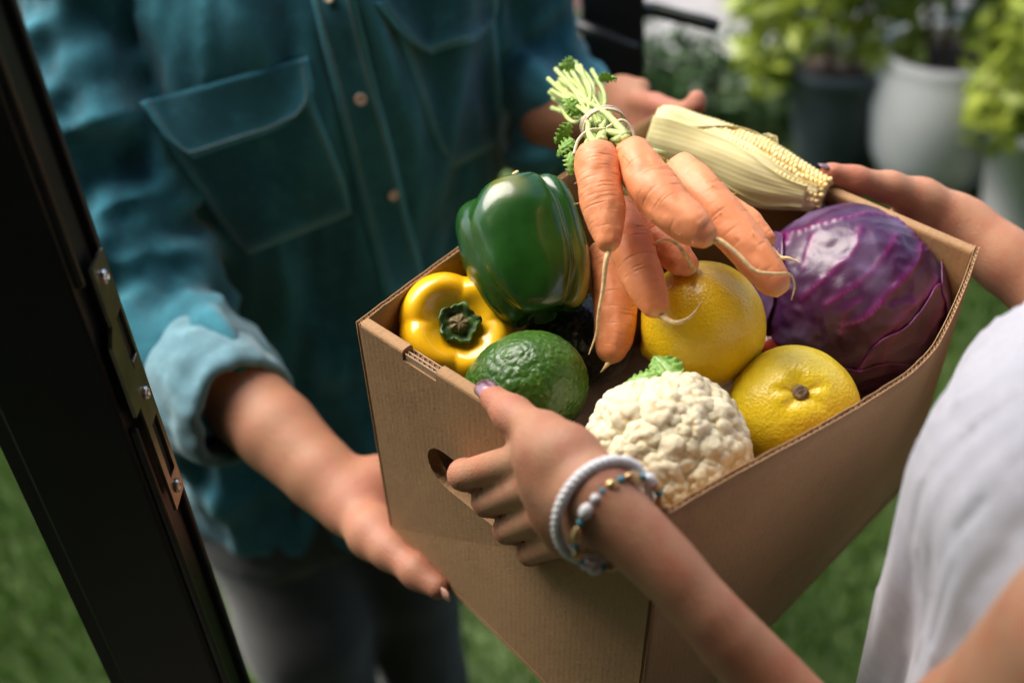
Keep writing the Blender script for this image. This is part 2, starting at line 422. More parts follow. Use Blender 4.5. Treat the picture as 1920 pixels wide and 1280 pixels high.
# skin
def skin(name, c0, c1, blush):
    b = NB(name); n = b.noise(16, 4); n2 = b.noise(900, 3, .6); n4 = b.noise(55, 4, .6); vo = b.voro(620)
    col = b.ramp(n, [(.3, c0), (.7, c1)]); col = b.mix(b.ramp(n4, [(.42, (0, 0, 0)), (.70, (.6, .6, .6))]), col, blush); col = b.mix(b.attr('blush'), col, blush)
    b.color(col); b.set(Roughness=.52); b.p.inputs['Specular IOR Level'].default_value = .35; b.p.inputs['Subsurface Weight'].default_value = .15; b.p.inputs['Subsurface Radius'].default_value = (.009, .003, .0015); b.p.inputs['Subsurface Scale'].default_value = .6
    nn = b.bump(b.math('ADD', n2, b.math('MULTIPLY', vo, .9)), .35, .0008); b.bump(n4, .3, .0012, nn); MATS[name] = b
skin('skin_woman', (.44, .22, .125), (.53, .28, .17), (.47, .15, .09))
skin('skin_man', (.34, .165, .088), (.41, .205, .118), (.42, .15, .10))
b = simple('polish', (.38, .21, .24), .18, .08, 40); b.p.inputs['Metallic'].default_value = .75
simple('nail', (.60, .33, .25), .3, .06, 80)
simple('hair', (.02, .012, .008), .5, .4, 200)
# cloth
def cloth(name, c0, c1, thread=1400, rough=.85, fleck=.5):
    b = NB(name); n = b.noise(9, 4, .6); n2 = b.noise(70, 4, .65)
    wa = b.n('ShaderNodeTexWave', wave_type='BANDS', bands_direction='DIAGONAL'); wa.inputs['Scale'].default_value = thread; wa.inputs['Distortion'].default_value = 2.0; wa.inputs['Detail'].default_value = 2; b.l(b.coord(), wa.inputs[0])
    col = b.ramp(n, [(.3, c0), (.7, c1)]); c1a = np.minimum(np.array(c1) * 1.6, 1)
    col = b.mix(b.math('MULTIPLY', b.ramp(n2, [(.5, (0, 0, 0)), (.8, (1, 1, 1))]), fleck), col, tuple(c1a)); col = b.mix(b.attr('wear_fold_light'), col, tuple(np.minimum(c1a * 1.5 + .02, 1)))  # edge wear on sewn panels, painted fold highlights on the shirt
    b.color(col); b.set(Roughness=rough); b.p.inputs['Sheen Weight'].default_value = .25; b.p.inputs['Specular IOR Level'].default_value = .2
    b.bump(b.math('ADD', b.math('MULTIPLY', wa.outputs['Fac'], .4), n2), .3, .001); MATS[name] = b
cloth('denim', (.010, .088, .128), (.024, .155, .205))
cloth('denim_inside', (.10, .22, .27), (.15, .29, .34))
cloth('thread', (.12, .20, .23), (.22, .29, .31))
cloth('thread_rust', (.09, .05, .045), (.14, .08, .06))
cloth('trousers', (.034, .033, .033), (.050, .049, .048))
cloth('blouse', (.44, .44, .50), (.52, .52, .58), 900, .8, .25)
simple('button', (.62, .52, .42), .35, .12, 90)
# metal, paint, glass
b = simple('black_paint', (.008, .0085, .0095), .42, .2, 30); b.p.inputs['Specular IOR Level'].default_value = .35
b = simple('rib_metal', (.045, .045, .045), .28, .1, 40); b.p.inputs['Metallic'].default_value = .6
b = simple('gasket', (.008, .008, .009), .6, .2, 60)
b = simple('steel_plate', (.30, .26, .20), .32, .18, 70); b.p.inputs['Metallic'].default_value = 1.0
b = simple('screw', (.72, .72, .74), .25, .1, 300); b.p.inputs['Metallic'].default_value = 1.0
b = simple('bead_white', (.80, .80, .83), .3, .06, 200)
simple('cord_white', (.84, .84, .86), .7, .1, 500)
b = simple('bead_gold', (.62, .42, .20), .3, .2, 200); b.p.inputs['Metallic'].default_value = .8
simple('bead_teal', (.05, .28, .36), .35, .2, 200)
simple('cord_dark', (.03, .015, .012), .7, .2, 300)
b = NB('glass'); b.set(Roughness=.02); b.color((.02, .02, .02)); tb = b.n('ShaderNodeBsdfTransparent'); tb.inputs[0].default_value = (.80, .84, .76, 1); lwn = b.n('ShaderNodeLayerWeight'); lw_o = b.math('MULTIPLY', b.math('POWER', lwn.outputs['Facing'], 4.0), .35); gl = b.n('ShaderNodeBsdfGlossy'); gl.inputs['Roughness'].default_value = .02; mx = b.n('ShaderNodeMixShader')
b.l(lw_o, mx.inputs[0]); b.l(tb.outputs[0], mx.inputs[1]); b.l(gl.outputs[0], mx.inputs[2]); b.l(mx.outputs[0], b.out.inputs[0]); MATS['glass'] = b
# garden
b = NB('lawn'); n = b.noise(1.6, 5, .6); n2 = b.noise(22, 5, .7)
b.color(b.mix(b.math('MULTIPLY', n2, .6), b.ramp(n, [(.3, (.036, .075, .012)), (.7, (.075, .115, .02))]), (.024, .045, .009))); b.set(Roughness=.8); b.bump(n2, .6, .02); MATS['lawn'] = b
leafmat('grass', (.045, .11, .013), (.09, .17, .022), (.1, .2, .03), .6, .3, 3)
simple('render_wall', (.16, .14, .12), .9, .15, 6)
simple('concrete', (.24, .235, .235), .85, .15, 8)
simple('stone_pale', (.40, .39, .38), .8, .12, 5)
simple('ceramic_white', (.66, .65, .62), .4, .06, 6)
simple('ceramic_dark', (.05, .065, .075), .5, .2, 9)
simple('soil', (.05, .032, .02), .95, .4, 40)
simple('bark', (.10, .065, .04), .9, .4, 40)
leafmat('leaf_bright', (.26, .36, .03), (.44, .50, .07), (.3, .4, .1), .45, .35, 7)
leafmat('leaf_mid', (.14, .21, .03), (.27, .33, .06), (.2, .3, .08), .45, .3, 7)
leafmat('leaf_dark', (.02, .06, .014), (.045, .10, .02), (.1, .2, .05), .5, .25, 7)
simple('petal_pink', (.72, .34, .36), .6, .2, 20)

# ================================================================== SETTING
def lawn():
    n = 60; xs = np.linspace(-1, 1, n); s = np.sign(xs) * np.abs(xs) ** 2.2 * 120
    X, Y = np.meshgrid(s, s + 2.0, indexing='ij'); Z = 0.01 * vnoise(np.stack([X * .7, Y * .7, X * 0], -1)); Z = Z - Z.max() * 1.0
    V = np.stack([X, Y, Z], -1).reshape(-1, 3); o = obj('lawn', V, grid_faces(n, n)[::1], M('lawn')); tag(o, kind='structure')
    for p in o.data.polygons: pass
    return o
lw = lawn(); lw.data.flip_normals() if lw.data.polygons[0].normal.z < 0 else None
def blades(name, area, n, hmin, hmax, mat, label):
    x = rng.uniform(area[0], area[1], n); y = rng.uniform(area[2], area[3], n); a = rng.uniform(0, 6.283, n); h = rng.uniform(hmin, hmax, n); wd = rng.uniform(.002, .004, n)
    le = rng.normal(0, .016, (n, 2)); b0 = np.stack([x - np.cos(a) * wd, y - np.sin(a) * wd, np.full(n, -.012)], 1); b1 = np.stack([x + np.cos(a) * wd, y + np.sin(a) * wd, np.full(n, -.012)], 1)
    t = np.stack([x + le[:, 0], y + le[:, 1], h], 1); V = np.stack([b0, b1, t], 1).reshape(-1, 3); Fq = np.arange(3 * n).reshape(n, 3)
    o = obj(name, V, Fq, mat, None, False); tag(o, label, 'grass', kind='stuff')
blades('grass', (-1.9, 2.4, .1, 3.2), 90000, .025, .06, M('grass'), 'short green lawn grass under the man and the box')

# paving at the far side of the lawn: slabs as pieces of their own
pv = empty('paving', (0, 5.2, 0)); tag(pv, kind='structure')
slab_v, slab_f = bevel_box((-.395, -.295, -.03), (.395, .295, .035), .008, 1)
slab_me = mesh_data('paving_slab', slab_v, slab_f, False); slab_me.materials.append(M('concrete'))
slab2_me = mesh_data('paving_slab', slab_v, slab_f, False); slab2_me.materials.append(M('stone_pale'))
for i in range(-3, 6):
    for j in range(0, 5):
        inst('paving_slab', slab_me if (i * 3 + j * 5) % 4 else slab2_me, Matrix.Rotation(.28, 4, 'Z') @ Matrix.Translation((i * .8 + 1.3 + .4 * (j % 2), 3.95 + j * .6, rng.uniform(-.003, .003))), pv)
# pale kerb between lawn and paving
kb = empty('kerb', (.9, 3.6, 0)); tag(kb, kind='structure')
kv, kf = bevel_box((-.49, -.08, -.04), (.49, .08, .1), .012, 2); kme = mesh_data('kerb_stone', kv, kf, False); kme.materials.append(M('stone_pale'))
for i in range(-3, 6): inst('kerb_stone', kme, Matrix.Rotation(.28, 4, 'Z') @ Matrix.Translation((i * 1.0 + 1.2, 3.5, 0)), kb)

# unseen shell behind the doors, added to block front light: walls, porch ceiling, floor
hs = empty('house_blocker', (0, -1.6, 0), 'unseen walls and porch ceiling added to hold back light from behind the camera', 'house_blocker')
V, F = bevel_box((-5, -1.75, 0), (6, -1.55, 2.75), .01, 1); obj('wall', V, F, M('render_wall'), hs, False)
V, F = bevel_box((-5, -1.54, 2.42), (6, .72, 2.56), .01, 1); obj('shading_porch_ceiling', V, F, M('render_wall'), hs, False)  # front edge reaches out to shade the blouse
V, F = bevel_box((.98, -1.54, .03), (1.1, .34, 2.41), .01, 1); obj('wall', V, F, M('render_wall'), hs, False)  # unseen side wall added to darken the right front
V, F = bevel_box((-.9, -1.54, -.05), (.975, .30, .025), .005, 1); obj('bounce_cut_floor', V, F, M('render_wall'), hs, False)  # dark floor added to cut the light bounced off the grass

# ------------------------------------------------------------------ plants in pots
def leaf_cloud(name, centers, radii, n, size, mat, parent):
    Vs = []
    for c, r, k in zip(centers, radii, n):
        d = rng.normal(size=(k, 3)); d /= np.linalg.norm(d, axis=1)[:, None]; rr = rng.uniform(.35, 1.0, k) ** .6
        p = np.asarray(c) + d * rr[:, None] * np.asarray(r) * (1 + .25 * vnoise(d * 2.2 + np.asarray(c) * 3)[:, None])
        nrm_ = d * .6 + rng.normal(size=(k, 3)) * .6 + [0, 0, .5]; nrm_ /= np.linalg.norm(nrm_, axis=1)[:, None]
        t = np.cross(nrm_, rng.normal(size=(k, 3))); t /= np.linalg.norm(t, axis=1)[:, None]; b_ = np.cross(nrm_, t); s = size * rng.uniform(.6, 1.3, k)[:, None]
        Vs.append(np.stack([p - t * s, p - t * .2 * s + b_ * .42 * s, p + t * s, p - t * .2 * s - b_ * .42 * s], 1).reshape(-1, 3))
    V = np.concatenate(Vs); Fq = np.arange(len(V)).reshape(-1, 4); o = obj(name, V, Fq, mat, parent, False); tag(o, kind='stuff'); return o
def lathe(profile, seg=40):
    pr = np.array(profile, float); ph = np.arange(seg) / seg * 2 * np.pi
    V = np.stack([pr[:, None, 0] * np.cos(ph), pr[:, None, 0] * np.sin(ph), np.repeat(pr[:, 1:2], seg, 1)], -1).reshape(-1, 3)
    F = [tuple(reversed(f)) for f in grid_faces(len(pr), seg, True)]; F.append(tuple(range(seg))[::-1]); n = len(pr) - 1; F.append(tuple(n * seg + j for j in range(seg))); return V, F
def potted(px, py, prof, potmat, stems, clouds, leafm, size, label, group='potted plants at the lawn edge', cat='potted plant'):
    base = PG(px, py); e = empty('potted_plant', base, label, cat, group)
    V, F = lathe(prof); obj('pot', V + base, F, potmat, e)
    top = max(p[1] for p in prof); rin = prof[-1][0]
    V, F = lathe([(rin * .3, top - .05), (rin * .97, top - .05), (rin * .97, top - .03), (rin * .3, top - .025)]); obj('soil', V + base, F, M('soil'), e)
    for (dx, dy, h, lean) in stems:
        V, F = tube([base + [dx, dy, top - .06], base + [dx + lean * .4, dy, top + h * .5], base + [dx + lean, dy + .03, top + h]], [.012, .009, .004], 6, 8); obj('stem', V, F, M('bark'), e)
    leaf_cloud('foliage', [base + np.array(c[:3]) for c in clouds], [c[3] for c in clouds], [c[4] for c in clouds], size, leafm, e); return e
belly = [(.09, 0), (.13, .01), (.185, .14), (.205, .28), (.195, .38), (.185, .42), (.19, .44), (.165, .44), (.16, .39)]
potted(1735, 345, belly, M('ceramic_white'), [(-.05, 0, .5, -.1), (.04, .02, .55, .12), (0, .03, .6, .02)],
       [(-.12, 0, .80, np.array([.24, .2, .22]), 420), (.15, .06, .82, np.array([.26, .22, .24]), 420), (0, .2, 1.0, np.array([.38, .25, .28]), 500), (.1, -.1, .55, np.array([.12, .1, .1]), 90)], M('leaf_mid'), .05,
       'bulbous white ceramic pot with a leafy green plant at the lawn edge')
taper = [(.10, 0), (.105, .01), (.15, .30), (.16, .34), (.165, .345), (.165, .37), (.14, .37), (.135, .33)]
potted(1555, 318, taper, M('ceramic_dark'), [(-.03, 0, .4, -.1), (.03, 0, .45, .05)],
       [(-.12, -.02, .62, np.array([.22, .18, .2]), 420), (.02, .05, .8, np.array([.24, .2, .22]), 420), (.1, -.08, .45, np.array([.12, .1, .12]), 140), (-.22, 0, .42, np.array([.1, .1, .14]), 120)], M('leaf_bright'), .042,
       'dark slate pot with a bright yellow green bush beside the white pot')
sq = [(.10, 0), (.10, .01), (.13, .30), (.135, .30), (.135, .33), (.115, .33), (.11, .29)]
potted(1905, 425, sq, M('ceramic_white'), [(0, 0, .4, .05)], [(0, .0, .55, np.array([.2, .18, .24]), 420), (-.12, -.02, .40, np.array([.1, .1, .14]), 120), (.15, .05, .7, np.array([.2, .2, .2]), 300)], M('leaf_bright'), .04,
       'small white pot with drooping yellow green leaves at the right edge')
# low dark hedge behind the open door, and a pink flowering shrub
def shrub(name, px, py, z, clouds, leafm, size, label, cat, petals=None):
    base = PG(px, py, z); e = empty(name, base, label, cat)
    V, F = tube([base, base + [.02, 0, .15], base + [.0, .01, .3]], [.02, .015, .006], 6, 6); obj('stem', V, F, M('bark'), e)
    leaf_cloud('foliage', [base + np.array(c[:3]) for c in clouds], [c[3] for c in clouds], [c[4] for c in clouds], size, leafm, e)
    if petals: leaf_cloud('blossom', [base + np.array(c[:3]) for c in petals], [c[3] for c in petals], [c[4] for c in petals], size * .8, M('petal_pink'), e)
shrub('hedge_bush', 1330, 235, 0, [(-.35, .1, .16, np.array([.36, .22, .2]), 900), (.1, 0, .15, np.array([.34, .2, .18]), 800), (.5, -.1, .12, np.array([.3, .2, .15]), 600)], M('leaf_dark'), .035, 'low dark green hedge bush behind the corn', 'hedge')
shrub('flower_bush', 1030, 150, 0, [(0, 0, .22, np.array([.3, .25, .22]), 500)], M('leaf_mid'), .035, 'pink flowering shrub seen beside the dark denim sleeve', 'shrub', [(-.02, -.1, .34, np.array([.17, .14, .13]), 300)])
shrub('back_bush', 1800, 20, 0, [(-.5, .2, .35, np.array([.5, .4, .4]), 900), (.3, .1, .4, np.array([.6, .4, .42]), 1100), (1.0, .1, .3, np.array([.4, .4, .3]), 500)], M('leaf_dark'), .06, 'dark leafy bush on the paving behind the white pot', 'shrub')

# ------------------------------------------------------------------ the near door (black stile, lock plate, glass)
def bearing(px, py):
    r = ray(px, py); return math.atan2(r[0], r[1])
def at_bearing(bt, rho): return np.array([math.sin(bt) * rho, math.cos(bt) * rho])
bA, bB, bC = bearing(182, 470), bearing(122, 500), bearing(100, 1000)
pBq = P(122, 500, .60); rhoB = math.hypot(pBq[0], pBq[1]); Bp = at_bearing(bB, rhoB)
THK = .045
for rho in np.arange(rhoB, rhoB + .1, .0005):
    Ap = at_bearing(bA, rho)
    if np.linalg.norm(Ap - Bp) >= THK: break
eu = nrm(np.append(Ap - Bp, 0)); ew = np.array([eu[1], -eu[0], 0.0])      # eu across the edge, ew along the leaf (away to the left)
if ew[0] > 0: ew = -ew
for ln in np.arange(.02, .4, .001):
    Cp = Bp + ew[:2] * ln
    if math.atan2(Cp[0], Cp[1]) <= bC: break
STW = ln
Dw = lambda a, b_, z: np.array([Bp[0] + eu[0] * a + ew[0] * b_, Bp[1] + eu[1] * a + ew[1] * b_, z])   # door coordinates -> world
door = empty('glazed_door', Dw(.02, .4, .02), 'black framed glass door standing open at the left edge, steel lock plate on its edge', 'door')
def dbox(name, lo, hi, mat, r=.002, parent=door):
    V, F = bevel_box(lo, hi, r, 2); V = np.array([Dw(*v) for v in V])
    if np.cross(eu, ew)[2] < 0: F = [tuple(reversed(f)) for f in F]
    return obj(name, V, F, mat, parent, False)
DH = 2.3
dbox('stile', (0, 0, .02), (THK, STW, DH), M('black_paint'), .003)
dbox('stile', (0, .80, .02), (THK, .80 + STW, DH), M('black_paint'), .003)
dbox('bottom_rail', (.001, STW, .02), (THK - .001, .80, .14), M('black_paint'), .002)
dbox('top_rail', (.001, STW, DH - .1), (THK - .001, .80, DH), M('black_paint'), .002)
dbox('glass_pane', (.019, STW - .004, .135), (.025, .804, DH - .095), M('glass'), .0008)
dbox('glazing_bead', (.006, STW, .14), (.019, STW + .012, DH - .1), M('gasket'), .001)
# raised ribs of the edge profile, broken at the lock
zt = PG(150, 560, 0)
def door_z(px, py, a):      # height where the pixel meets the edge plane at distance a
    r = ray(px, py); n2 = np.array([ew[0], ew[1], 0]); t = ((Dw(0, 0, 0) - CAMP) @ n2) / (r @ n2); return (CAMP + r * t)
z_top, z_bot = door_z(165, 470, 0)[2], door_z(308, 965, 0)[2]
z_r1, z_r2 = door_z(135, 562, 0)[2], door_z(240, 810, 0)[2]
dbox('edge_rib', (.003, -.005, z_r1), (.0075, .001, DH - .01), M('rib_metal'), .002)
dbox('edge_rib', (.003, -.005, .03), (.0075, .001, z_r2), M('rib_metal'), .002)
dbox('edge_gasket', (THK - .008, -.005, .03), (THK - .002, .001, DH - .01), M('gasket'), .0015)
# lock plate: outline and holes in (across a, along height)
H_ = z_top - z_bot; A0, A1 = .013, THK - .009
def pt(a, t): return (A0 + (A1 - A0) * a, z_bot + H_ * t)
outl = [pt(0, 0), pt(1, 0), pt(1, 1), pt(0, 1), pt(0, .79), pt(-.42, .745), pt(-.42, .47), pt(-.0, .47)]
hol = [[pt(.38, .60), pt(.86, .60), pt(.86, .79), pt(.38, .79)], [pt(.30, .115), pt(.80, .115), pt(.80, .36), pt(.30, .36)]]
bm = bmesh.new()
for loop in [outl] + hol:
    vs = [bm.verts.new((a, 0, z)) for a, z in loop]
    for i in range(len(vs)): bm.edges.new((vs[i], vs[(i + 1) % len(vs)]))
bmesh.ops.triangle_fill(bm, use_beauty=True, use_dissolve=False, edges=list(bm.edges))
ext = bmesh.ops.extrude_face_region(bm, geom=list(bm.faces)); bmesh.ops.translate(bm, verts=[v for v in ext['geom'] if isinstance(v, bmesh.types.BMVert)], vec=(0, -.0022, 0))
bmesh.ops.recalc_face_normals(bm, faces=list(bm.faces)); bm.verts.index_update()
V = np.array([Dw(v.co.x, v.co.y - .0055, v.co.z) for v in bm.verts]); F = [tuple(v.index for v in f.verts) for f in bm.faces]; bm.free()
plate = obj('lock_plate', V, F, M('steel_plate'), door, False); bmx = bmesh.new(); bmx.from_mesh(plate.data); bmesh.ops.recalc_face_normals(bmx, faces=list(bmx.faces)); bmx.to_mesh(plate.data); bmx.free()
for hx in hol:
    aa = [q[0] for q in hx]; zz = [q[1] for q in hx]
    dbox('bolt_opening', (min(aa) - .0005, -.0054, min(zz) - .001), (max(aa) + .0005, -.0045, max(zz) + .001), M('gasket'), .0002, door)
dbox('latch_tongue', (A0 + (A1 - A0) * .42, -.0085, z_bot + H_ * .585), (A0 + (A1 - A0) * .84, -.0058, z_bot + H_ * .615), M('steel_plate'), .0006, door)
for a, t in ((.5, .935), (.55, .475), (.5, .06)):
    c0 = np.array(pt(a, t)); V, F = lathe([(.0005, .0), (.0046, .0), (.0046, .0012), (.0034, .0022), (.0018, .0024), (.0016, .0012), (.0004, .0012)], 20)
    V = np.array([Dw(c0[0] + v[0], -.0078 - v[2], c0[1] + v[1]) for v in V]); so_ = obj('screw', V, F, M('screw'), door); bmx = bmesh.new(); bmx.from_mesh(so_.data); bmesh.ops.recalc_face_normals(bmx, faces=list(bmx.faces)); bmx.to_mesh(so_.data); bmx.free()

# ------------------------------------------------------------------ the far door leaf with lever handles
fd_l, fd_r = bearing(1092, 100), bearing(1208, 100); fc = P(1150, 100, 1.42); rho = math.hypot(fc[0], fc[1])
fdir = nrm(np.append(at_bearing((fd_l + fd_r) / 2, 1), 0)); fx = np.array([fdir[1], -fdir[0], 0]); wid = rho * (fd_r - fd_l)
fdo = empty('far_door', (fc[0], fc[1], .02), 'black door leaf seen edge on behind the carrots, with dark lever handles', 'door')
FDw = lambda a, b_, z: np.array([fc[0], fc[1], 0]) + fx * a + fdir * b_ + np.array([0, 0, z])
def fbox(name, lo, hi, mat, r=.003):
    V, F = bevel_box(lo, hi, r, 2); V = np.array([FDw(*v) for v in V]); 
    if np.cross(fx, fdir)[2] < 0: F = [tuple(reversed(f)) for f in F]
    return obj(name, V, F, mat, fdo, False)
fbox('stile', (-wid / 2, 0, .02), (wid / 2, .09, 2.3), M('black_paint'), .004)
fbox('leaf_frame', (-wid * .3, .09, .02), (wid * .3, .75, .14), M('black_paint'), .003)
fbox('leaf_frame', (-wid * .3, .09, 2.18), (wid * .3, .75, 2.29), M('black_paint'), .003)
fbox('stile', (-wid * .35, .75, .02), (wid * .35, .84, 2.3), M('black_paint'), .004)
fbox('glass_pane', (-.003, .085, .13), (.003, .755, 2.19), M('glass'), .001)
zl = P(1085, 45, 1.40)[2]
def lever(pts, rad, name='lever_handle'):
    V, F = tube(pts, rad, 12, 24, .8); return obj(name, V, F, M('black_paint'), fdo)
q = [P(1200, 22, 1.45), P(1222, 18, 1.47), P(1270, 30, 1.45), P(1320, 42, 1.43), P(1346, 50, 1.425)]; lever(q, [.012, .012, .011, .011, .010])
q = [P(1100, 40, 1.43), P(1084, 46, 1.395), P(1110, 58, 1.375), P(1155, 76, 1.375), P(1196, 92, 1.375)]; lever(q, [.010, .010, .009, .008, .007])

# ================================================================== THE BOX
CT = {'TL': P(667, 603, .735), 'N': P(1245, 968, .595), 'R': P(1838, 462, .781), 'B': P(1236, 208, .925),
      'tl': P(731, 985, .885), 'n': P(1186, 1440, .745), 'r': P(1700, 905, .93), 'b': P(1251, 635, 1.07)}
BOXC = sum(CT.values()) / 8
bx_base = sum(CT[k] for k in ('tl', 'n', 'r', 'b')) / 4
carton = empty('cardboard_box', bx_base, 'open brown cardboard box full of vegetables held between two people', 'box')
def patch(a, b_, c, d):     # a top start, b top end, c bottom end, d bottom start -> f(u, w) and inward normal
    n = nrm(np.cross(b_ - a, d - a)); 
    if n @ (BOXC - (a + b_ + c + d) / 4) < 0: n = -n
    def f(u, w_):
        u = np.asarray(u, float)[..., None]; w_ = np.asarray(w_, float)[..., None]
        return (a * (1 - u) + b_ * u) * (1 - w_) + (d * (1 - u) + c * u) * w_
    return f, n
endL, nL = patch(CT['TL'], CT['N'], CT['n'], CT['tl'])
endR, nR = patch(CT['B'], CT['R'], CT['r'], CT['b'])
sideF, nF = patch(CT['N'], CT['R'], CT['r'], CT['n'])
sideB, nB = patch(CT['TL'], CT['B'], CT['b'], CT['tl'])
BU = np.linspace(0, 1, 201); BS = np.interp(BU, np.linspace(0, 1, 21), [0, .0028, .0058, .0092, .0128, .0165, .0205, .0238, .0272, .0300, .0325, .0348, .0350, .0340, .0302, .0260, .0213, .0165, .0112, .0055, 0])
for _ in range(12): BS[1:-1] = (BS[:-2] + BS[2:] + 2 * BS[1:-1]) / 4
def bowF(u, w_): return -np.interp(u, BU, BS) * (1 - w_) ** .8
def bowB(u, w_): return -.004 * np.sin(np.pi * u) * (1 - w_)
def corrugated(fn, nin, bow, L, u0, u1, name, th=.0036, dz=lambda u: 0 * u):
    root = None
    nu, nw = 90, 14
    U, Wd = np.meshgrid(np.linspace(u0, u1, nu), np.linspace(0, 1, nw), indexing='ij')
    ragged = .0003 * vnoise(np.stack([U * 60, U * 0, U * 0], -1)) * (1 - Wd) ** 6 / .23
    for k, (off, t_) in enumerate(((0.0, .0006), (th - .0006, .0006))):
        G = fn(U, Wd + ragged * (1 + k)) + nin * (bow(U, Wd) + off)[..., None]
        N_ = np.broadcast_to(-nin, G.shape); V, F = shell(G, nu, nw, N_, t_)
        o = obj(name if k == 0 else 'inner_liner', V, F, M('cardboard'), carton if root is None else root, True, {'along': np.tile((U * L).ravel(), 2)}); fixn(o)
        if root is None: root = o
    nfl = int(L / .0048); m = nfl * 8
    u = np.linspace(u0 + .001, u1 - .001, m); U, Wd = np.meshgrid(u, np.array([.004, .5, 1.0]), indexing='ij')
    G = fn(U, Wd) + nin * (bow(U, Wd) + th / 2 + (th / 2 - .0008) * np.sin(U * nfl * 2 * np.pi))[..., None]
    Nn = grid_normals(G); V, F = shell(G, m, 3, Nn, .0004); o = obj('flute_medium', V, F, M('flute'), root); tag(o, kind='stuff'); fixn(o)
    return root
def fixn(o):
    bmx = bmesh.new(); bmx.from_mesh(o.data); bmesh.ops.recalc_face_normals(bmx, faces=list(bmx.faces)); bmx.to_mesh(o.data); bmx.free()
corrugated(sideF, nF, bowF, .35, .0, 1.0, 'side_wall')
corrugated(sideB, nB, bowB, .35, .0, 1.0, 'side_wall')
EW, EH, ET = .26, .232, .0092
def end_wall(fn, nin, notch, hole, u0=.012, u1=.988):
    x0, x1 = u0 * EW, u1 * EW
    bm = bmesh.new(); V, F = box_vf((x0, 0, -EH), (x1, ET, 0)); vs = [bm.verts.new(v) for v in V]
    for f in F: bm.faces.new([vs[i] for i in f])
    top = [e for e in bm.edges if all(abs(v.co.z) < 1e-6 for v in e.verts) and abs(e.verts[0].co.y - e.verts[1].co.y) < 1e-6]
    bmesh.ops.bevel(bm, geom=top, offset=.0036, segments=4, profile=.6, affect='EDGES'); bmesh.ops.recalc_face_normals(bm, faces=list(bm.faces))
    me = bpy.data.meshes.new('end_wall'); bm.to_mesh(me); bm.free(); o = bpy.data.objects.new('end_wall', me); link(o); cutters = []
    def cutter(Vc, Fc):
        mc = mesh_data('cut', Vc, Fc, False); c = bpy.data.objects.new('cut', mc); link(c); fixn(c); cutters.append(c)
        md = o.modifiers.new('b', 'BOOLEAN'); md.operation = 'DIFFERENCE'; md.solver = 'EXACT'; md.object = c
    if notch: cutter(*box_vf((notch[0] * EW, -.002, -.0085), (notch[1] * EW, ET + .002, .004)))
    hc, hl, hr, hz = hole; pts = []
    for s in (1, -1):
        for a in np.linspace(-90, 90, 13): pts.append((hc * EW + s * (hl - hr) + s * hr * math.cos(math.radians(a)), hz * -EH + s * hr * math.sin(math.radians(a))))
    n = len(pts); Vc = [(x, -.003, z) for x, z in pts] + [(x, ET + .003, z) for x, z in pts]
    cutter(Vc, [tuple(range(n)), tuple(range(2 * n - 1, n - 1, -1))] + [(i, i + n, (i + 1) % n + n, (i + 1) % n) for i in range(n)])
    dg = bpy.context.evaluated_depsgraph_get(); me2 = bpy.data.meshes.new_from_object(o.evaluated_get(dg))
    for c in cutters + [o]: bpy.data.objects.remove(c)
    bm = bmesh.new(); bm.from_mesh(me2); bmesh.ops.triangulate(bm, faces=list(bm.faces)); bmesh.ops.recalc_face_normals(bm, faces=list(bm.faces)); bm.verts.index_update()
    Vl = np.array([v.co[:] for v in bm.verts]); F = [tuple(v.index for v in f.verts) for f in bm.faces]; bm.free()
    V = fn(Vl[:, 0] / EW, -Vl[:, 2] / EH) + nin * Vl[:, 1:2]
    ob = obj('end_wall', V, F, M('cardboard'), carton, False, {'along': Vl[:, 0]}); fixn(ob); return ob
ewl = end_wall(endL, nL, (.178, .300), (.452, .056, .0185, .400))
ewr = end_wall(endR, nR, (.30, .42), (.50, .046, .0145, .30), .012, .993)
# the tab standing in the notch of the left end wall, and the torn flap in its handle hole
def mini_corr(fn, nin, ua, ub, wa, wb, y0, y1, par, name):
    parts = []
    for (p0, p1) in ((y0, y0 + .0007), (y1 - .0007, y1)):
        V, F = box_vf((ua, p0, wa), (ub, p1, wb)); parts.append((V, F))
    V, F = merge(parts); V = fn(V[:, 0], V[:, 2]) + nin * V[:, 1:2]; o = obj(name, V, F, M('cardboard_edge'), par, False); fixn(o)
    m = 64; u = np.linspace(ua + .002, ub - .002, m); U, Wd = np.meshgrid(u, np.array([wa + .002, wb]), indexing='ij')
    G = fn(U, Wd) + nin * ((y0 + y1) / 2 + ((y1 - y0) / 2 - .0008) * np.sin((U - ua) * EW / .0046 * 2 * np.pi))[..., None]
    V, F = shell(G, m, 2, grid_normals(G), .0004); o2 = obj('tab_flute', V, F, M('flute'), o); tag(o2, kind='stuff'); fixn(o2)
mini_corr(endL, nL, .182, .296, .012, .06, .0012, .0046, ewl, 'locking_tab')
mini_corr(endL, nL, .181, .297, .022, .06, .0056, .0096, ewl, 'locking_tab')
V, F = box_vf((.270, .001, .296), (.36, .013, .308)); V[:, 2] += .01 * (V[:, 1] > 0); V = endL(V[:, 0], V[:, 2]) + nL * V[:, 1:2]; fixn(obj('torn_flap', V, F, M('cardboard_edge'), ewl, False))
V, F = box_vf((.20, .026, .24), (.80, .029, .72)); V[:, 1] += .010 * (V[:, 2] > .5); V = endL(V[:, 0], V[:, 2]) + nL * V[:, 1:2]; fixn(obj('hole_shade_panel', V, F, M('cardboard'), ewl, False))  # panel added behind the handle hole to block light and darken it
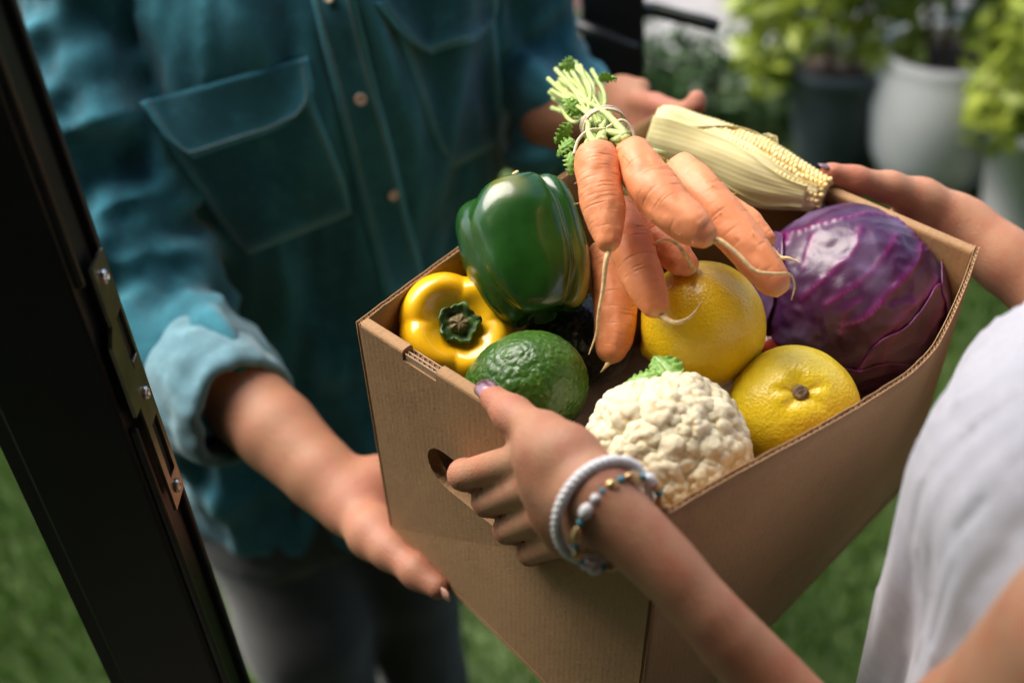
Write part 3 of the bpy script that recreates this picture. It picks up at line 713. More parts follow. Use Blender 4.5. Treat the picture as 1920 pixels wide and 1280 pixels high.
# bottom panel
G = np.array([CT['tl'], CT['n'], CT['r'], CT['b']]); dn = nrm(np.cross(G[1] - G[0], G[3] - G[0])); dn = dn if dn[2] < 0 else -dn
V = np.vstack([G + dn * .001, G + dn * .005]); fixn(obj('bottom_panel', V, [(0, 1, 2, 3), (4, 5, 6, 7), (0, 1, 5, 4), (1, 2, 6, 5), (2, 3, 7, 6), (3, 0, 4, 7)], M('cardboard'), carton, False))
# crumpled kraft paper the produce lies on
n = 50; U, Wd = np.meshgrid(np.linspace(.06, .94, n), np.linspace(.06, .94, n), indexing='ij')
top4 = [CT[k] * .16 + CT[k.lower()] * .84 for k in ('TL', 'N', 'R', 'B')]
Gp = ((top4[0] * (1 - U[..., None]) + top4[1] * U[..., None]) * (1 - Wd[..., None]) + (top4[3] * (1 - U[..., None]) + top4[2] * U[..., None]) * Wd[..., None])
Gp = Gp + np.array([0, 0, 1]) * (.012 * fbm(Gp * 40, 4) + .0)[..., None]
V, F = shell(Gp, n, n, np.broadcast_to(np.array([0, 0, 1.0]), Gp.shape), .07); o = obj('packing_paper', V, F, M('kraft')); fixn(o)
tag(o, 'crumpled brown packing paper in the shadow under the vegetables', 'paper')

# ================================================================== PRODUCE
def seat(px, py, rpx, d=.6, gap=.003, lim=1.0):
    """centre and radius of a round thing of apparent radius rpx, as near as the front wall of the box lets it lie"""
    while d < lim:
        c = P(px, py, d); r = rpx * d / F_PX; u = np.clip(((c - CT['N']) @ (CT['R'] - CT['N'])) / ((CT['R'] - CT['N']) @ (CT['R'] - CT['N'])), 0, 1)
        if (c - CT['N']) @ nF - bowF(u, np.array(.25)) - .004 >= r + gap: return c, r
        d += .001
    return c, r
def dirV(c, x, y, z):                               # the same, measured about the line of sight to c
    f = nrm(np.asarray(c) - CAMP); r = nrm(np.cross(f, M3 @ [0, -1, 0])); d = np.cross(f, r); v = nrm([x, y, z]); return r * v[0] + d * v[1] + f * v[2]
def dirI(x, y, z): return M3 @ nrm([x, y, z])       # direction given as right, down, away from the viewer
def bell_pepper(c, axis, xh, R, Hh, mat, creases, label, name='bell_pepper', stem=True, seed=1, long=0.0, split=None, dimple=.5):
    Fm = frame_from(axis, xh); nu, nv = 128, 84
    ph_c = np.radians(creases)
    def fn(T, Hp):
        lob = np.ones_like(Hp) * 0
        for k, a in enumerate(ph_c):
            d = np.angle(np.exp(1j * (Hp - a))); wd = .26 if split is None or k != split else .10
            dep = 1.0 if split is None or k != split else 1.3
            lob = lob - dep * np.exp(-np.abs(d / wd) ** 1.35)
        s = np.sin(T); cz = np.cos(T)
        top = sstep(.25, 1.0, cz); bot = sstep(.3, 1.0, -cz)
        amp = (.065 if split is not None else .075) + (.16 if split is not None else .11) * top * sstep(0.02, .35, s) + .20 * bot * sstep(0.02, .3, s)
        rad = np.abs(s) ** .62 * (1 - .45 * long * (1 - cz) / 2)
        r = R * rad * (1 + amp * lob + .03 * np.sin(2 * Hp + seed) + .02 * np.sin(3 * Hp + seed * 2))
        z = Hh * np.sign(cz) * np.abs(cz) ** .82
        z = z - Hh * dimple * np.exp(-(s / .42) ** 2) * (cz > 0) + Hh * .28 * np.exp(-(s / .34) ** 2) * (cz < 0)
        z = z + Hh * .10 * lob * sstep(.1, .6, s) * np.sign(cz) * (1 - s) * 2
        p = np.stack([r * np.cos(Hp), r * np.sin(Hp), z], 1)
        p = p * (1 + .02 * vnoise(p * 45 + seed))[:, None]
        return p
    V, F, T, Hp = uv_sphere(nu, nv, fn)
    d = np.angle(np.exp(1j * (Hp - ph_c[0]))); blush = .35 * sstep(.1, .5, vnoise(V * 30 + 3)) * sstep(.2, .9, np.cos(T))
    if split is not None:
        d = np.angle(np.exp(1j * (Hp - ph_c[split] - .35))); blush = np.maximum(blush, .55 * np.exp(-(d / .25) ** 2) * sstep(.3, -.6, np.cos(T)))
    e = empty(name, c, label, name.replace('_', ' '))
    obj('flesh', (V @ Fm.T) + c, F, mat, e, True, {'blush': blush})
    if stem:
        nu2 = 48; ph = np.arange(nu2) / nu2 * 2 * np.pi
        prof = [(.9, -.20, 0), (1.0, -.05, 1), (1.05, .10, 1), (1.03, .24, 1.6), (.93, .26, 1.6), (.84, .16, .8), (.70, .10, .5), (.52, .11, .3), (.46, .20, .8), (.28, .27, .9), (.02, .25, 0)]
        rc = R * .315; z0 = Hh * (1 - dimple * .86); Vs = []
        for (a, b_, wv) in prof: 
            rr = a * rc * (1 + .07 * wv * np.sin(5 * ph + 1) + .04 * wv * np.sin(11 * ph)); zz = z0 + rc * (b_ * 1.9 + .07 * wv * np.sin(7 * ph) + .05 * wv * rng.normal(size=nu2)); Vs.append(np.stack([rr * np.cos(ph), rr * np.sin(ph), zz], 1))
        n0 = 7 * nu2; Va = np.concatenate(Vs); o = obj('calyx', (Va[:8 * nu2] @ Fm.T) + c, [tuple(reversed(f)) for f in grid_faces(8, nu2, True)], M('pepper_stem'), e)
        Fc = [tuple(reversed(f)) for f in grid_faces(4, nu2, True)]; Vc = Va[7 * nu2:]; Fc.append(tuple(3 * nu2 + j for j in range(nu2))); obj('cut_stem', (Vc @ Fm.T) + c, Fc, M('stem_core'), e)
    return e
cy = P(855, 624, .778)
bell_pepper(cy, dirV(cy, .07, -.24, -.96), M3 @ [1, 0, 0], .0420, .040, M('yellow_pepper'), [-88 - 6, 178, 84, 8], 'glossy yellow bell pepper with green stem in the near left corner of the box', 'bell_pepper', True, 3)
# frame: x = image right, pole towards viewer, y = cross -> image up or down
cg = P(986, 476, .768)
bell_pepper(cg, dirV(cg, -.28, -.90, .32), dirV(cg, 0, 0, -1), .0485, .0545, M('green_pepper'), [-140, -48, 52, 140], 'large glossy dark green bell pepper lying on the box corner', 'bell_pepper', False, 5, .6, 2, .16)
tipc = P(962, 331, .765); gp = [o for o in bpy.data.objects if o.name.startswith('bell_pepper')][-1]
V, F = tube([tipc + [0, 0, -.006], tipc + [.001, 0, .001], tipc + dirI(.6, -.6, 0) * .005], [.003, .002, .0009], 8, 8); obj('dried_tip', V, F, M('root'), gp)
cr = P(1478, 668, .845)
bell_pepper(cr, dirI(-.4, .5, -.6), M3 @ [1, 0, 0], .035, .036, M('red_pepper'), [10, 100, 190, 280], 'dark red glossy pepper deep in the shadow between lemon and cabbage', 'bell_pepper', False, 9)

def avocado_fruit(c, axis, L, R, mat, label, seed):
    Fm = frame_from(axis, dirI(0, 0, -1))
    def fn(T, Hp):
        s, cz = np.sin(T), np.cos(T); r = R * s * (1 - .16 * cz); z = L * cz
        d = np.stack([s * np.cos(Hp), s * np.sin(Hp), cz], 1); k = 1 + .010 * vnoise(d * 22 + seed) + .007 * vnoise(d * 44 + seed) + .02 * vnoise(d * 3 + seed)
        return np.stack([r * np.cos(Hp), r * np.sin(Hp), z], 1) * k[:, None]
    V, F, T, Hp = uv_sphere(200, 130, fn); e = empty('avocado', c, label, 'avocado'); obj('peel', (V @ Fm.T) + c, F, mat, e)
    V, F = lathe([(.001, 0), (.0035, 0), (.003, .002), (.001, .0025)], 12); V = V + [0, 0, L * .985]; obj('stem_scar', (V @ Fm.T) + c, F, M('lemon_button'), e)
avocado_fruit(P(982, 722, .735), dirI(-.80, .12, .45), .043, .0345, M('avocado'), 'green pebbly avocado beside the thumb, in front of the green pepper', 1)
avocado_fruit(P(1088, 640, .815), dirI(.7, .3, .5), .042, .034, M('avocado_dark'), 'almost black avocado in the shadow beneath the green pepper', 4)

def lemon(c, axis, R, label, button, seed, xh=None):
    Fm = frame_from(axis, xh if xh is not None else M3 @ [1, 0, 0])
    def fn(T, Hp):
        s, cz = np.sin(T), np.cos(T); d = np.stack([s * np.cos(Hp), s * np.sin(Hp), cz], 1)
        k = 1 + .012 * vnoise(d * 2.2 + seed) + .004 * vnoise(d * 7 + seed) + .0012 * vnoise(d * 26 + seed)
        r = R * s; z = R * .96 * cz
        if button:
            u = np.clip(T, 0, 2); z = z - R * .11 * np.exp(-(u / .19) ** 2); z = z + R * .016 * np.exp(-((u - .36) / .16) ** 2)
            z = z - R * .035 * np.exp(-((u - .27) / .17) ** 2) * (np.abs(np.sin(2.5 * Hp + .6 + .5 * np.sin(Hp * 2))) ** 3)
        z = z - R * .09 * np.exp(-((np.pi - T) / .16) ** 2)
        return np.stack([r * np.cos(Hp), r * np.sin(Hp), z], 1) * k[:, None]
    V, F, T, Hp = uv_sphere(160, 110, fn); e = empty('lemon', c, label, 'lemon', 'lemons in the box'); obj('peel', (V @ Fm.T) + c, F, M('lemon' if button else 'lemon_deep'), e)
    if button:
        V, F = lathe([(.0003, -.003), (.0046, -.003), (.0052, .0), (.0046, .0022), (.003, .0032), (.0022, .0026), (.0006, .0036)], 24); V = V * (1 + .08 * rng.normal(size=(len(V), 1)).clip(-1, 1)) + [0, 0, R * .862]
        obj('stem_button', (V @ Fm.T) + c, F, M('lemon_button'), e)
lemon(P(1318, 608, .752), dirI(.86, -.42, -.2), .0432, 'deep yellow lemon under the carrot tips', False, 2)
c2_, r2_ = seat(1488, 767, 121)
lemon(c2_, dirV(c2_, .11, -.28, -.95), r2_, 'bright yellow lemon with brown stem button beside the box wall', True, 6)

# ---- cauliflower
cc, RC = seat(1247, 858, 160); print('cauli', proj(cc), RC, 'lemon', proj(c2_), r2_)
cf = empty('cauliflower', cc, 'creamy white cauliflower head with one small green leaf', 'cauliflower')
def floret_mesh(seed):
    r2 = np.random.default_rng(seed); bm = bmesh.new(); bmesh.ops.create_icosphere(bm, subdivisions=5, radius=1.0); V = np.array([v.co[:] for v in bm.verts]); bm.verts.index_update(); F = [tuple(v.index for v in f.verts) for f in bm.faces]; bm.free()
    k = 84; i = np.arange(k); zc = 1 - 2 * (i + .5) / k; phi = i * 2.399963 + seed; S = np.stack([np.sqrt(1 - zc ** 2) * np.cos(phi), np.sqrt(1 - zc ** 2) * np.sin(phi), zc], 1) + r2.normal(0, .07, (k, 3)); S /= np.linalg.norm(S, axis=1)[:, None]
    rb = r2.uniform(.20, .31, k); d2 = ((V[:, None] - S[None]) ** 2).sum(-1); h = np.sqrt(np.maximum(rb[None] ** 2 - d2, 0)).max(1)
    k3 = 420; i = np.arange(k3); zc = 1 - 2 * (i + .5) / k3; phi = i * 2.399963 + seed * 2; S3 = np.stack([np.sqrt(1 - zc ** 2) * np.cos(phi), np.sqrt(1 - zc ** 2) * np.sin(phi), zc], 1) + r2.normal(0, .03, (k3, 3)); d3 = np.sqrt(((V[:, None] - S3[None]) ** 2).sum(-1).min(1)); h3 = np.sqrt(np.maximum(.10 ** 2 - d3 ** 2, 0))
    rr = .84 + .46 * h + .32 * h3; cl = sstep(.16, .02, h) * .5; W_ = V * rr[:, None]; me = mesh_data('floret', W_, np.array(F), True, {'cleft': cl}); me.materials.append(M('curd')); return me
fl = [floret_mesh(s) for s in (1, 2, 3)]
axis_c = dirI(.06, -.50, -.86); Fc_ = frame_from(axis_c, M3 @ [1, 0, 0])
NF = 54
for i in range(NF):
    zc = 1 - 1.45 * (i + .5) / NF; rr = math.sqrt(max(0, 1 - zc * zc)); a = i * 2.399963
    d = Fc_ @ nrm(np.array([rr * math.cos(a), rr * math.sin(a), zc]) + rng.normal(0, .035, 3))
    s = RC * rng.uniform(.27, .39) * (1.0 + .12 * zc); pos = cc + d * (RC * (1 + .05 * vnoise(np.array([d * 3.1]))[0]) - s * .82)
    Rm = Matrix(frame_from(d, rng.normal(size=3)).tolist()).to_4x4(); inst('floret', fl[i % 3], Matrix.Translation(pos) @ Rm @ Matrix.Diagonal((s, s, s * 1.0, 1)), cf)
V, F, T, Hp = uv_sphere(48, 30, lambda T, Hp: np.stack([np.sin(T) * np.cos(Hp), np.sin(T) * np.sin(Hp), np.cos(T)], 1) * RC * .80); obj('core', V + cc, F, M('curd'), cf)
# leaf on the cauliflower
def frilly_leaf(name, base, tip, up, width, mat, parent, curl=.3, seed=0, frill=.12):
    nu, nv = 40, 31; L = np.linalg.norm(np.asarray(tip) - base); t = nrm(np.asarray(tip) - base); s = nrm(np.cross(t, up)); n_ = np.cross(s, t)
    U, W_ = np.meshgrid(np.linspace(0, 1, nu), np.linspace(-1, 1, nv), indexing='ij')
    wid_ = width * (np.sin(np.pi * np.clip(U, 0, 1) ** .75) ** .6 * (1 - .15 * U) + .06) * (1 + frill * np.sin(U * 34 + W_ * 2 + seed) * np.abs(W_) ** 3)
    z = curl * L * (U - U * U) * 1.6 - .25 * width * np.abs(W_) ** 1.7 + .16 * width * np.sin(U * 30 + seed + 3 * np.sign(W_)) * np.abs(W_) ** 2.2 + .10 * width * vnoise(np.stack([U * 7, W_ * 4, U * 0 + seed], -1))
    G = base + t * (U * L)[..., None] + s * (W_ * wid_)[..., None] + n_ * z[..., None]; V, F = shell(G, nu, nv, grid_normals(G), .0004)
    vein = np.maximum(np.exp(-(W_ / .05) ** 2), .55 * np.exp(-((np.mod(U * 5 - np.abs(W_) * 1.1, 1) - .5) / .07) ** 2) * sstep(1, .3, np.abs(W_))); o = obj(name, V, F, mat, parent, True, {'vein': np.tile(vein.ravel(), 2)}); fixn(o); return o
lb = P(1170, 722, .682); frilly_leaf('leaf', P(1264, 712, .674), P(1226, 668, .694), dirI(0, -.3, -1), .0100, M('cauli_leaf'), cf, .25, 1)
frilly_leaf('leaf', P(1235, 702, .676), lb, dirI(.1, -.4, -1), .0045, M('cauli_leaf'), cf, .2, 3, .25)

# ---- red cabbage
cb = P(1590, 562, .840); RB = .0720
cab = empty('red_cabbage', cb, 'round purple red cabbage with pink veins in the far right of the box', 'cabbage')
VE = [([(1440, 446), (1479, 437), (1525, 424), (1584, 407), (1630, 398), (1682, 406), (1715, 435), (1741, 468)], 1.0), ([(1613, 426), (1603, 465), (1577, 491), (1541, 524), (1500, 560)], .8), ([(1680, 440), (1672, 458), (1643, 498), (1603, 537), (1550, 570)], .8),
      ([(1728, 455), (1726, 475), (1715, 501), (1689, 531), (1656, 563), (1623, 596), (1580, 612)], 1.0), ([(1760, 520), (1748, 544), (1712, 577), (1679, 609), (1640, 645)], .8), ([(1767, 557), (1751, 606), (1725, 650)], .7), ([(1613, 563), (1584, 590), (1577, 625)], .5),
      ([(1525, 440), (1515, 465), (1505, 500)], .6), ([(1479, 437), (1474, 455)], .9), ([(1690, 610), (1665, 650), (1650, 690)], .6), ([(1610, 690), (1625, 670), (1640, 668)], 1.0)]
def to_dir(px, py):
    o, d = CAMP, nrm(ray(px, py)); oc = o - cb; b_ = oc @ d; disc = b_ * b_ - (oc @ oc - RB ** 2); t = -b_ - math.sqrt(max(disc, 0)); return nrm(o + d * t - cb)
Fcab = frame_from(dirI(-.75, .45, .2), dirI(0, 0, -1)); polys = []
for pts, st in VE:
    q = np.array([to_dir(*p) for p in pts]); q = resample(q, 28); q /= np.linalg.norm(q, axis=1)[:, None]; polys.append((q, st))
for k in range(14):     # veins on the sides turned away
    a = k / 14 * 6.283; q = np.array([Fcab @ [math.sin(t) * math.cos(a + .5 * t), math.sin(t) * math.sin(a + .5 * t), math.cos(t)] for t in np.linspace(.3, 2.6, 30)])
    q = q[[(-dirI(0, 0, 1)) @ x < .15 for x in q]]
    if len(q) > 2: polys.append((q, .6))
def cab_attr(D):
    vein = np.zeros(len(D)); ht = np.zeros(len(D))
    for q, st in polys:
        d2 = ((D[:, None] - q[None]) ** 2).sum(-1); kk = d2.argmin(1); d = np.sqrt(d2.min(1)); wv = st * (1 - .55 * kk / len(q)); vein = np.maximum(vein, st * np.exp(-(d / .014) ** 2) * .95 + .22 * st * np.exp(-(d / .07) ** 2)); ht = np.maximum(ht, st * np.exp(-(d / .035) ** 2))
    return vein, ht
def cab_surface(D):
    v, h = cab_attr(D); w1 = vnoise(D * 3.1 + 2); w2 = vnoise(D * 9 + 5); w3 = vnoise(D * 20 + 1); w4 = 1 - np.abs(vnoise(D * 7 + 11))
    w5 = 1 - np.abs(vnoise(D * 13 + 21)); r = 1 + .022 * w1 + .010 * w2 + .002 * w3 + .018 * h + .018 * (w4 - .7) + .004 * (w5 - .7); return r, v
def sph(T, Hp): return np.stack([np.sin(T) * np.cos(Hp), np.sin(T) * np.sin(Hp), np.cos(T)], 1)
hold = {}
def fn(T, Hp):
    D = sph(T, Hp) @ Fcab.T; r, v = cab_surface(D); hold['v'] = v; hold['D'] = D; return D * (RB * r * .985)[:, None]
V, F, T, Hp = uv_sphere(230, 150, fn); bloom = .55 * sstep(-.1, .6, vnoise(hold['D'] * 2.4 + 9)) * (1 - np.clip(hold['v'], 0, 1)); obj('head', V + cb, F, M('cabbage'), cab, True, {'vein': np.clip(hold['v'], 0, 1), 'bloom': bloom})
def cab_leaf(cdir, ang, lift, seed, squash=1.0, xh=(1, 0, 0)):
    Fl = frame_from(cdir, xh); nr, na = 40, 90; rr, aa = np.meshgrid(np.linspace(.02, 1, nr), np.linspace(0, 2 * np.pi, na), indexing='ij')
    edge = ang * (1 + .10 * np.sin(2 * aa + seed) + .05 * np.sin(5 * aa + seed * 2) + .018 * np.sin(11 * aa + seed)); th = rr * edge
    D = np.stack([np.sin(th) * np.cos(aa), np.sin(th) * np.sin(aa) * squash, np.cos(th)], -1); D /= np.linalg.norm(D, axis=-1, keepdims=True); D = D @ Fl.T
    r, v = cab_surface(D.reshape(-1, 3)); r = r.reshape(nr, na) + lift * (.45 + .35 * rr ** 6) + .004 * np.sin(6 * aa + seed) * rr ** 8; G = cb + D * (RB * r)[..., None]
    rib = np.maximum(v.reshape(nr, na), np.exp(-(np.sin(aa * 2.5 + seed) / .10) ** 2) * .6 * sstep(.1, .3, rr) * 0 + .35 * sstep(.975, 1, rr)); Nn = D; V, F = shell(G, nr, na, Nn, .0009)
    bl = np.tile((.4 * sstep(-.1, .6, vnoise(D.reshape(-1, 3) * 2.4 + seed))), 2); o = obj('outer_leaf', V, F, M('cabbage'), cab, True, {'vein': np.tile(np.clip(rib.ravel(), 0, 1), 2), 'bloom': bl}); fixn(o)
cab_leaf(dirI(.62, .62, -.45), .80, .016, 1.0); cab_leaf(dirI(.98, -.12, .05), .75, .038, 2.3); cab_leaf(dirI(.05, .9, .1), .9, .030, 4.1); cab_leaf(dirI(-.95, -.1, .2), .7, .03, 5.2)

# ---- corn cob in its husk
ax_c = np.array([P(1228, 258, .885), P(1330, 288, .872), P(1440, 331, .855), P(1548, 365, .835)])
corn = empty('corn_cob', ax_c.mean(0), 'pale corn cob in its husk lying across the far end of the box', 'corn')
axr = resample(ax_c, 60); Tt = np.gradient(axr, axis=0); Tt /= np.linalg.norm(Tt, axis=1)[:, None]
e_up = np.array([nrm(-(M3 @ [0, 1, 0]) + t * ((M3 @ [0, 1, 0]) @ t)) for t in Tt]); e_fr = np.cross(Tt, e_up); sgn = -1 if e_fr[30] @ (M3 @ [0, 0, 1]) > 0 else 1; e_fr = e_fr * sgn
def corn_pt(s, al, r):
    i = np.clip(s * 59, 0, 58.999); k = i.astype(int); f = (i - k)[..., None]; L_ = lambda A: A[k] * (1 - f) + A[k + 1] * f
    return L_(axr) + r[..., None] * (np.cos(al)[..., None] * L_(e_up) + np.sin(al)[..., None] * L_(e_fr))
def rcob(s): return .0245 * (1 - .55 * sstep(.55, 1.05, s)) * sstep(-.4, .1, s)
S, A = np.meshgrid(np.linspace(0, 1, 40), np.linspace(0, 2 * np.pi, 33)[:-1], indexing='ij'); G = corn_pt(S, A, rcob(S) * .93); V = G.reshape(-1, 3); F = grid_faces(40, 32, True); F.append(tuple(range(32))); F.append(tuple(39 * 32 + j for j in range(32))); fixn(obj('cob', V, F, M('kernel'), corn))
bm = bmesh.new(); bmesh.ops.create_icosphere(bm, subdivisions=2, radius=1); kv = np.array([v.co[:] for v in bm.verts]); bm.verts.index_update(); kf = np.array([[v.index for v in f.verts] for f in bm.faces]); bm.free(); KV, KF, cnt = [], [], 0
for ir in range(18):
    al0 = ir / 18 * 2 * math.pi
    for j in range(40):
        s = np.array(.04 + .97 * j / 40 + .012 * (ir % 2)); al = np.array(al0 + .02 * rng.normal()); r = rcob(s)
        c0 = corn_pt(s, al, r * .97); k = min(int(float(s) * 59), 58); rad = nrm(c0 - axr[k]); tg = np.cross(Tt[k], rad); sz = float(r) * .17 * rng.uniform(.93, 1.07)
        KV.append(c0 + (kv[:, :1] * Tt[k] * .0026 + kv[:, 1:2] * tg * sz + kv[:, 2:] * rad * .0032)); KF.append(kf + cnt); cnt += len(kv)
o = obj('kernels', np.concatenate(KV), np.concatenate(KF), M('kernel'), corn); tag(o, kind='stuff')
def husk(a0, a1, s0, s1, lift, seed, wav=.1, point=.42):
    nu, nv = 60, 46; U, Q = np.meshgrid(np.linspace(0, 1, nu), np.linspace(0, 1, nv), indexing='ij'); S_ = s0 + (s1 - s0) * U
    mid = (a0 + a1) / 2; half = (a1 - a0) / 2 * (1 - point * sstep(.30 if point > .5 else .45, 1.0, U) + wav * .2 * np.sin(U * 7 + seed)); al = mid + half * (2 * Q - 1)
    r = rcob(S_) + lift + .0028 * (1 - sstep(0, .3, S_)) + .0009 * vnoise(np.stack([U * 4, Q * 5, U * 0 + seed], -1)) + (.00012) * np.sin(al * 46 + seed + U * 2) + .002 * (np.abs(2 * Q - 1) ** 8)
    G = corn_pt(S_, al, r); V, F = shell(G, nu, nv, grid_normals(G) * (1 if (grid_normals(G)[30, 23] @ (G[30, 23] - axr[30])) > 0 else -1), .0006)
    v = np.clip(.32 + .3 * np.sin(al * 23 + seed) + .5 * sstep(.35, .0, S_), 0, 1) * .7; o = obj('husk_leaf', V, F, M('husk'), corn, True, {'vein': np.tile(v.ravel(), 2)}); fixn(o)
husk(.85, 3.3, -.0, .985, .0018, 1); husk(2.2, 5.1, .0, .97, .0030, 2); husk(-1.9, 1.15, .0, .60, .0012, 3, .1, .80); husk(1.15, 2.9, .0, .93, .0036, 5); husk(-1.9, -.5, 0, .70, .0022, 7)
V, F = tube([axr[0] - Tt[0] * .001, axr[0] + Tt[0] * .012], [.022, .024], 28); obj('cut_base', V, F, M('husk'), corn)
for k in range(3):
    p0 = corn_pt(np.array(.62 + .02 * k), np.array(.25), np.array(.026)); V, F = tube([p0, p0 + dirI(-.2, -1, 0) * .005, p0 + dirI(-.8, -.6, 0) * .008], [.0008, .0006, .0003], 5, 8); obj('silk', V, F, M('husk'), corn)

# ---- carrots
def carrot(path, label, tail, seed, hairs=14, tipr=.35):
    hairs = int(hairs * 1.6)
    d0 = [P(p[0], p[1], p[2]) for p in path]; rr = [p[3] * p[2] / F_PX for p in path]
    # rounded shoulder and blunt tip
    a, b_ = d0[0], d0[-1]; t0 = nrm(d0[0] - d0[1]); t1 = nrm(d0[-1] - d0[-2])
    pts = [a + t0 * rr[0] * .62, a + t0 * rr[0] * .45] + d0 + [b_ + t1 * rr[-1] * .55, b_ + t1 * rr[-1] * .85]; rad = [rr[0] * .35, rr[0] * .72] + rr + [rr[-1] * .72, rr[-1] * tipr * .8]
    base = np.mean(d0, axis=0); e = empty('carrot', base, label, 'carrot', 'carrots of the tied bunch'); n, sg = 150, 44
    r2 = np.random.default_rng(seed); rings = [(r2.uniform(.04, .97) ** 1.15, r2.uniform(0, 6.28), r2.uniform(.25, .95), r2.uniform(.0016, .0040)) for _ in range(64)]; acc = {}
    def disp(t, ph):
        q = np.stack(np.broadcast_arrays(np.cos(ph) * 1.3 + seed * 3, np.sin(ph) * 1.3, t * 5), -1); k = 1 + .085 * vnoise(q) + .045 * vnoise(q * 2.6) + .008 * vnoise(q * 9); rg = np.zeros(k.shape)
        for (tc, pc, pw, wd) in rings: rg = rg + np.exp(-((t - tc - .004 * np.sin(2 * ph + pc)) / wd) ** 2) * sstep(math.cos(pw), 1, np.cos(ph - pc))
        acc['ring'] = np.clip(rg, 0, 1); return k - .030 * np.clip(rg, 0, 1.2)
    V, F = tube(pts, rad, sg, n, 1.0, disp); tt = np.repeat(np.linspace(0, 1, n), sg); tip = np.concatenate([sstep(.955, 1.0, tt), [0, 1]]); ring = np.concatenate([acc['ring'].ravel() * .5, [0, 0]])
    obj('root_body', V, F, M('carrot'), e, True, {'ring': ring, 'tip': tip * .6})
    if tail:
        q = [b_ + t1 * rr[-1] * .7] + [P(*p) for p in tail]; m = len(q); V, F = tube(q, [rr[-1] * .24] + list(np.linspace(.0016, .0003, m - 1)), 8, 48); o = obj('tap_root', V, F, M('root'), e)
    hp = []
    for k in range(hairs):
        i = r2.integers(25, n - 12); j = r2.integers(0, sg); p0 = V0(pts, rad, n, i, j, sg); out = nrm(p0[0] - p0[1]); s1 = r2.normal(size=3) * .5; ln = r2.uniform(.0010, .0042) * r2.uniform(.4, 1); hp.append(tube([p0[0] - out * .0005, p0[0] + out * ln * .5, p0[0] + (out + s1) * ln], [.00022, .00018, .00008], 4, 4))
    if hp:
        V, F = merge(hp); o = obj('root_hairs', V, F, M('root'), e); tag(o, kind='stuff')
    return e
def V0(pts, rad, n, i, j, sg):
    p = resample(np.column_stack([pts, rad]), n); c, r = p[i, :3], p[i, 3]; t = nrm(p[i + 1, :3] - p[i - 1, :3]); f = frame_from(t); a = j / sg * 2 * math.pi; return c + f @ [math.cos(a) * r, math.sin(a) * r, 0], c
CA = []
CA.append(carrot([(1117, 293, .700, 40), (1124, 350, .690, 43), (1135, 410, .682, 37), (1141, 452, .676, 25)], 'plump carrot at the left of the bunch with long hairy tap root', [(1136, 492, .672), (1131, 540, .675), (1122, 590, .680), (1118, 625, .684), (1104, 664, .69)], 1, 16))
CA.append(carrot([(1186, 290, .700, 37), (1222, 347, .682, 46), (1262, 396, .670, 43), (1300, 425, .662, 38), (1318, 438, .660, 30)], 'thick carrot in the middle of the bunch with wavy tap root over its neighbour', [(1352, 452, .655), (1385, 478, .652), (1415, 507, .650), (1450, 513, .650), (1480, 514, .655), (1490, 535, .66), (1484, 562, .67)], 2, 14))
CA.append(carrot([(1276, 318, .735, 33), (1322, 368, .715, 42), (1375, 432, .700, 43), (1425, 492, .690, 38), (1452, 528, .686, 31)], 'long carrot at the right of the bunch, blunt tip against the cabbage', None, 3, 14, .55))
CA.append(carrot([(1340, 370, .765, 22), (1395, 412, .755, 27), (1432, 450, .748, 23)], 'small carrot peeking out behind the long right carrot', [(1462, 482, .742), (1480, 484, .738), (1500, 492, .735)], 4, 4))
CA.append(carrot([(1163, 390, .735, 28), (1182, 455, .722, 40), (1208, 525, .712, 38), (1228, 572, .706, 28)], 'darker carrot under the left ones, its tip lying on the lemon', [(1262, 604, .695), (1285, 600, .692), (1303, 585, .692), (1316, 564, .695)], 5, 14))
CA.append(carrot([(1205, 400, .745, 26), (1238, 452, .735, 33), (1272, 484, .727, 31), (1288, 496, .724, 25)], 'short carrot resting on top of the lemon with a curled root', [(1284, 476, .705), (1268, 456, .704), (1248, 449, .706), (1230, 455, .71), (1222, 464, .715)], 6, 6))
CA.append(carrot([(1135, 470, .772, 30), (1152, 555, .762, 40), (1152, 620, .755, 38), (1146, 656, .752, 30)], 'lowest carrot standing in the shadow between pepper and lemon', [(1138, 684, .748), (1126, 698, .748)], 7, 8))
# leaf stalks, part of each carrot
ends = [[(1028, 148, .80), (1040, 162, .80), (1052, 150, .79)], [(1042, 130, .81), (1075, 150, .80), (1088, 124, .80)], [(1062, 118, .82), (1110, 132, .81), (1128, 162, .80)], [(1070, 112, .83)], [(1034, 170, .79), (1060, 190, .79)], [(1098, 150, .80)], [(1050, 200, .79)]]
crowns = [(1117, 272, .706), (1170, 268, .708), (1248, 295, .745), (1320, 350, .77), (1150, 375, .745), (1195, 385, .75), (1128, 455, .78)]
ends = [[(a, b, c + .05) for a, b, c in e_] for e_ in ends]
TIE = P(1132, 236, .748)
for k, (e, en) in enumerate(zip(CA, ends)):
    en = en + [(q[0] + rng.normal(0, 9), q[1] + rng.normal(0, 9), q[2] + .005) for q in en]
    for j, q in enumerate(en):
        off = rng.normal(0, .0035, 3); c0 = P(*crowns[k]) + rng.normal(0, .003, 3); V, F = tube([c0, (c0 + TIE) / 2 + off, TIE + off * 1.4, (TIE + P(*q)) / 2 + rng.normal(0, .003, 3), P(*q)], [.0030, .0021, .0016, .0016, .0018], 9, 24); obj('leaf_stalk', V, F, M('stalk'), e, True)
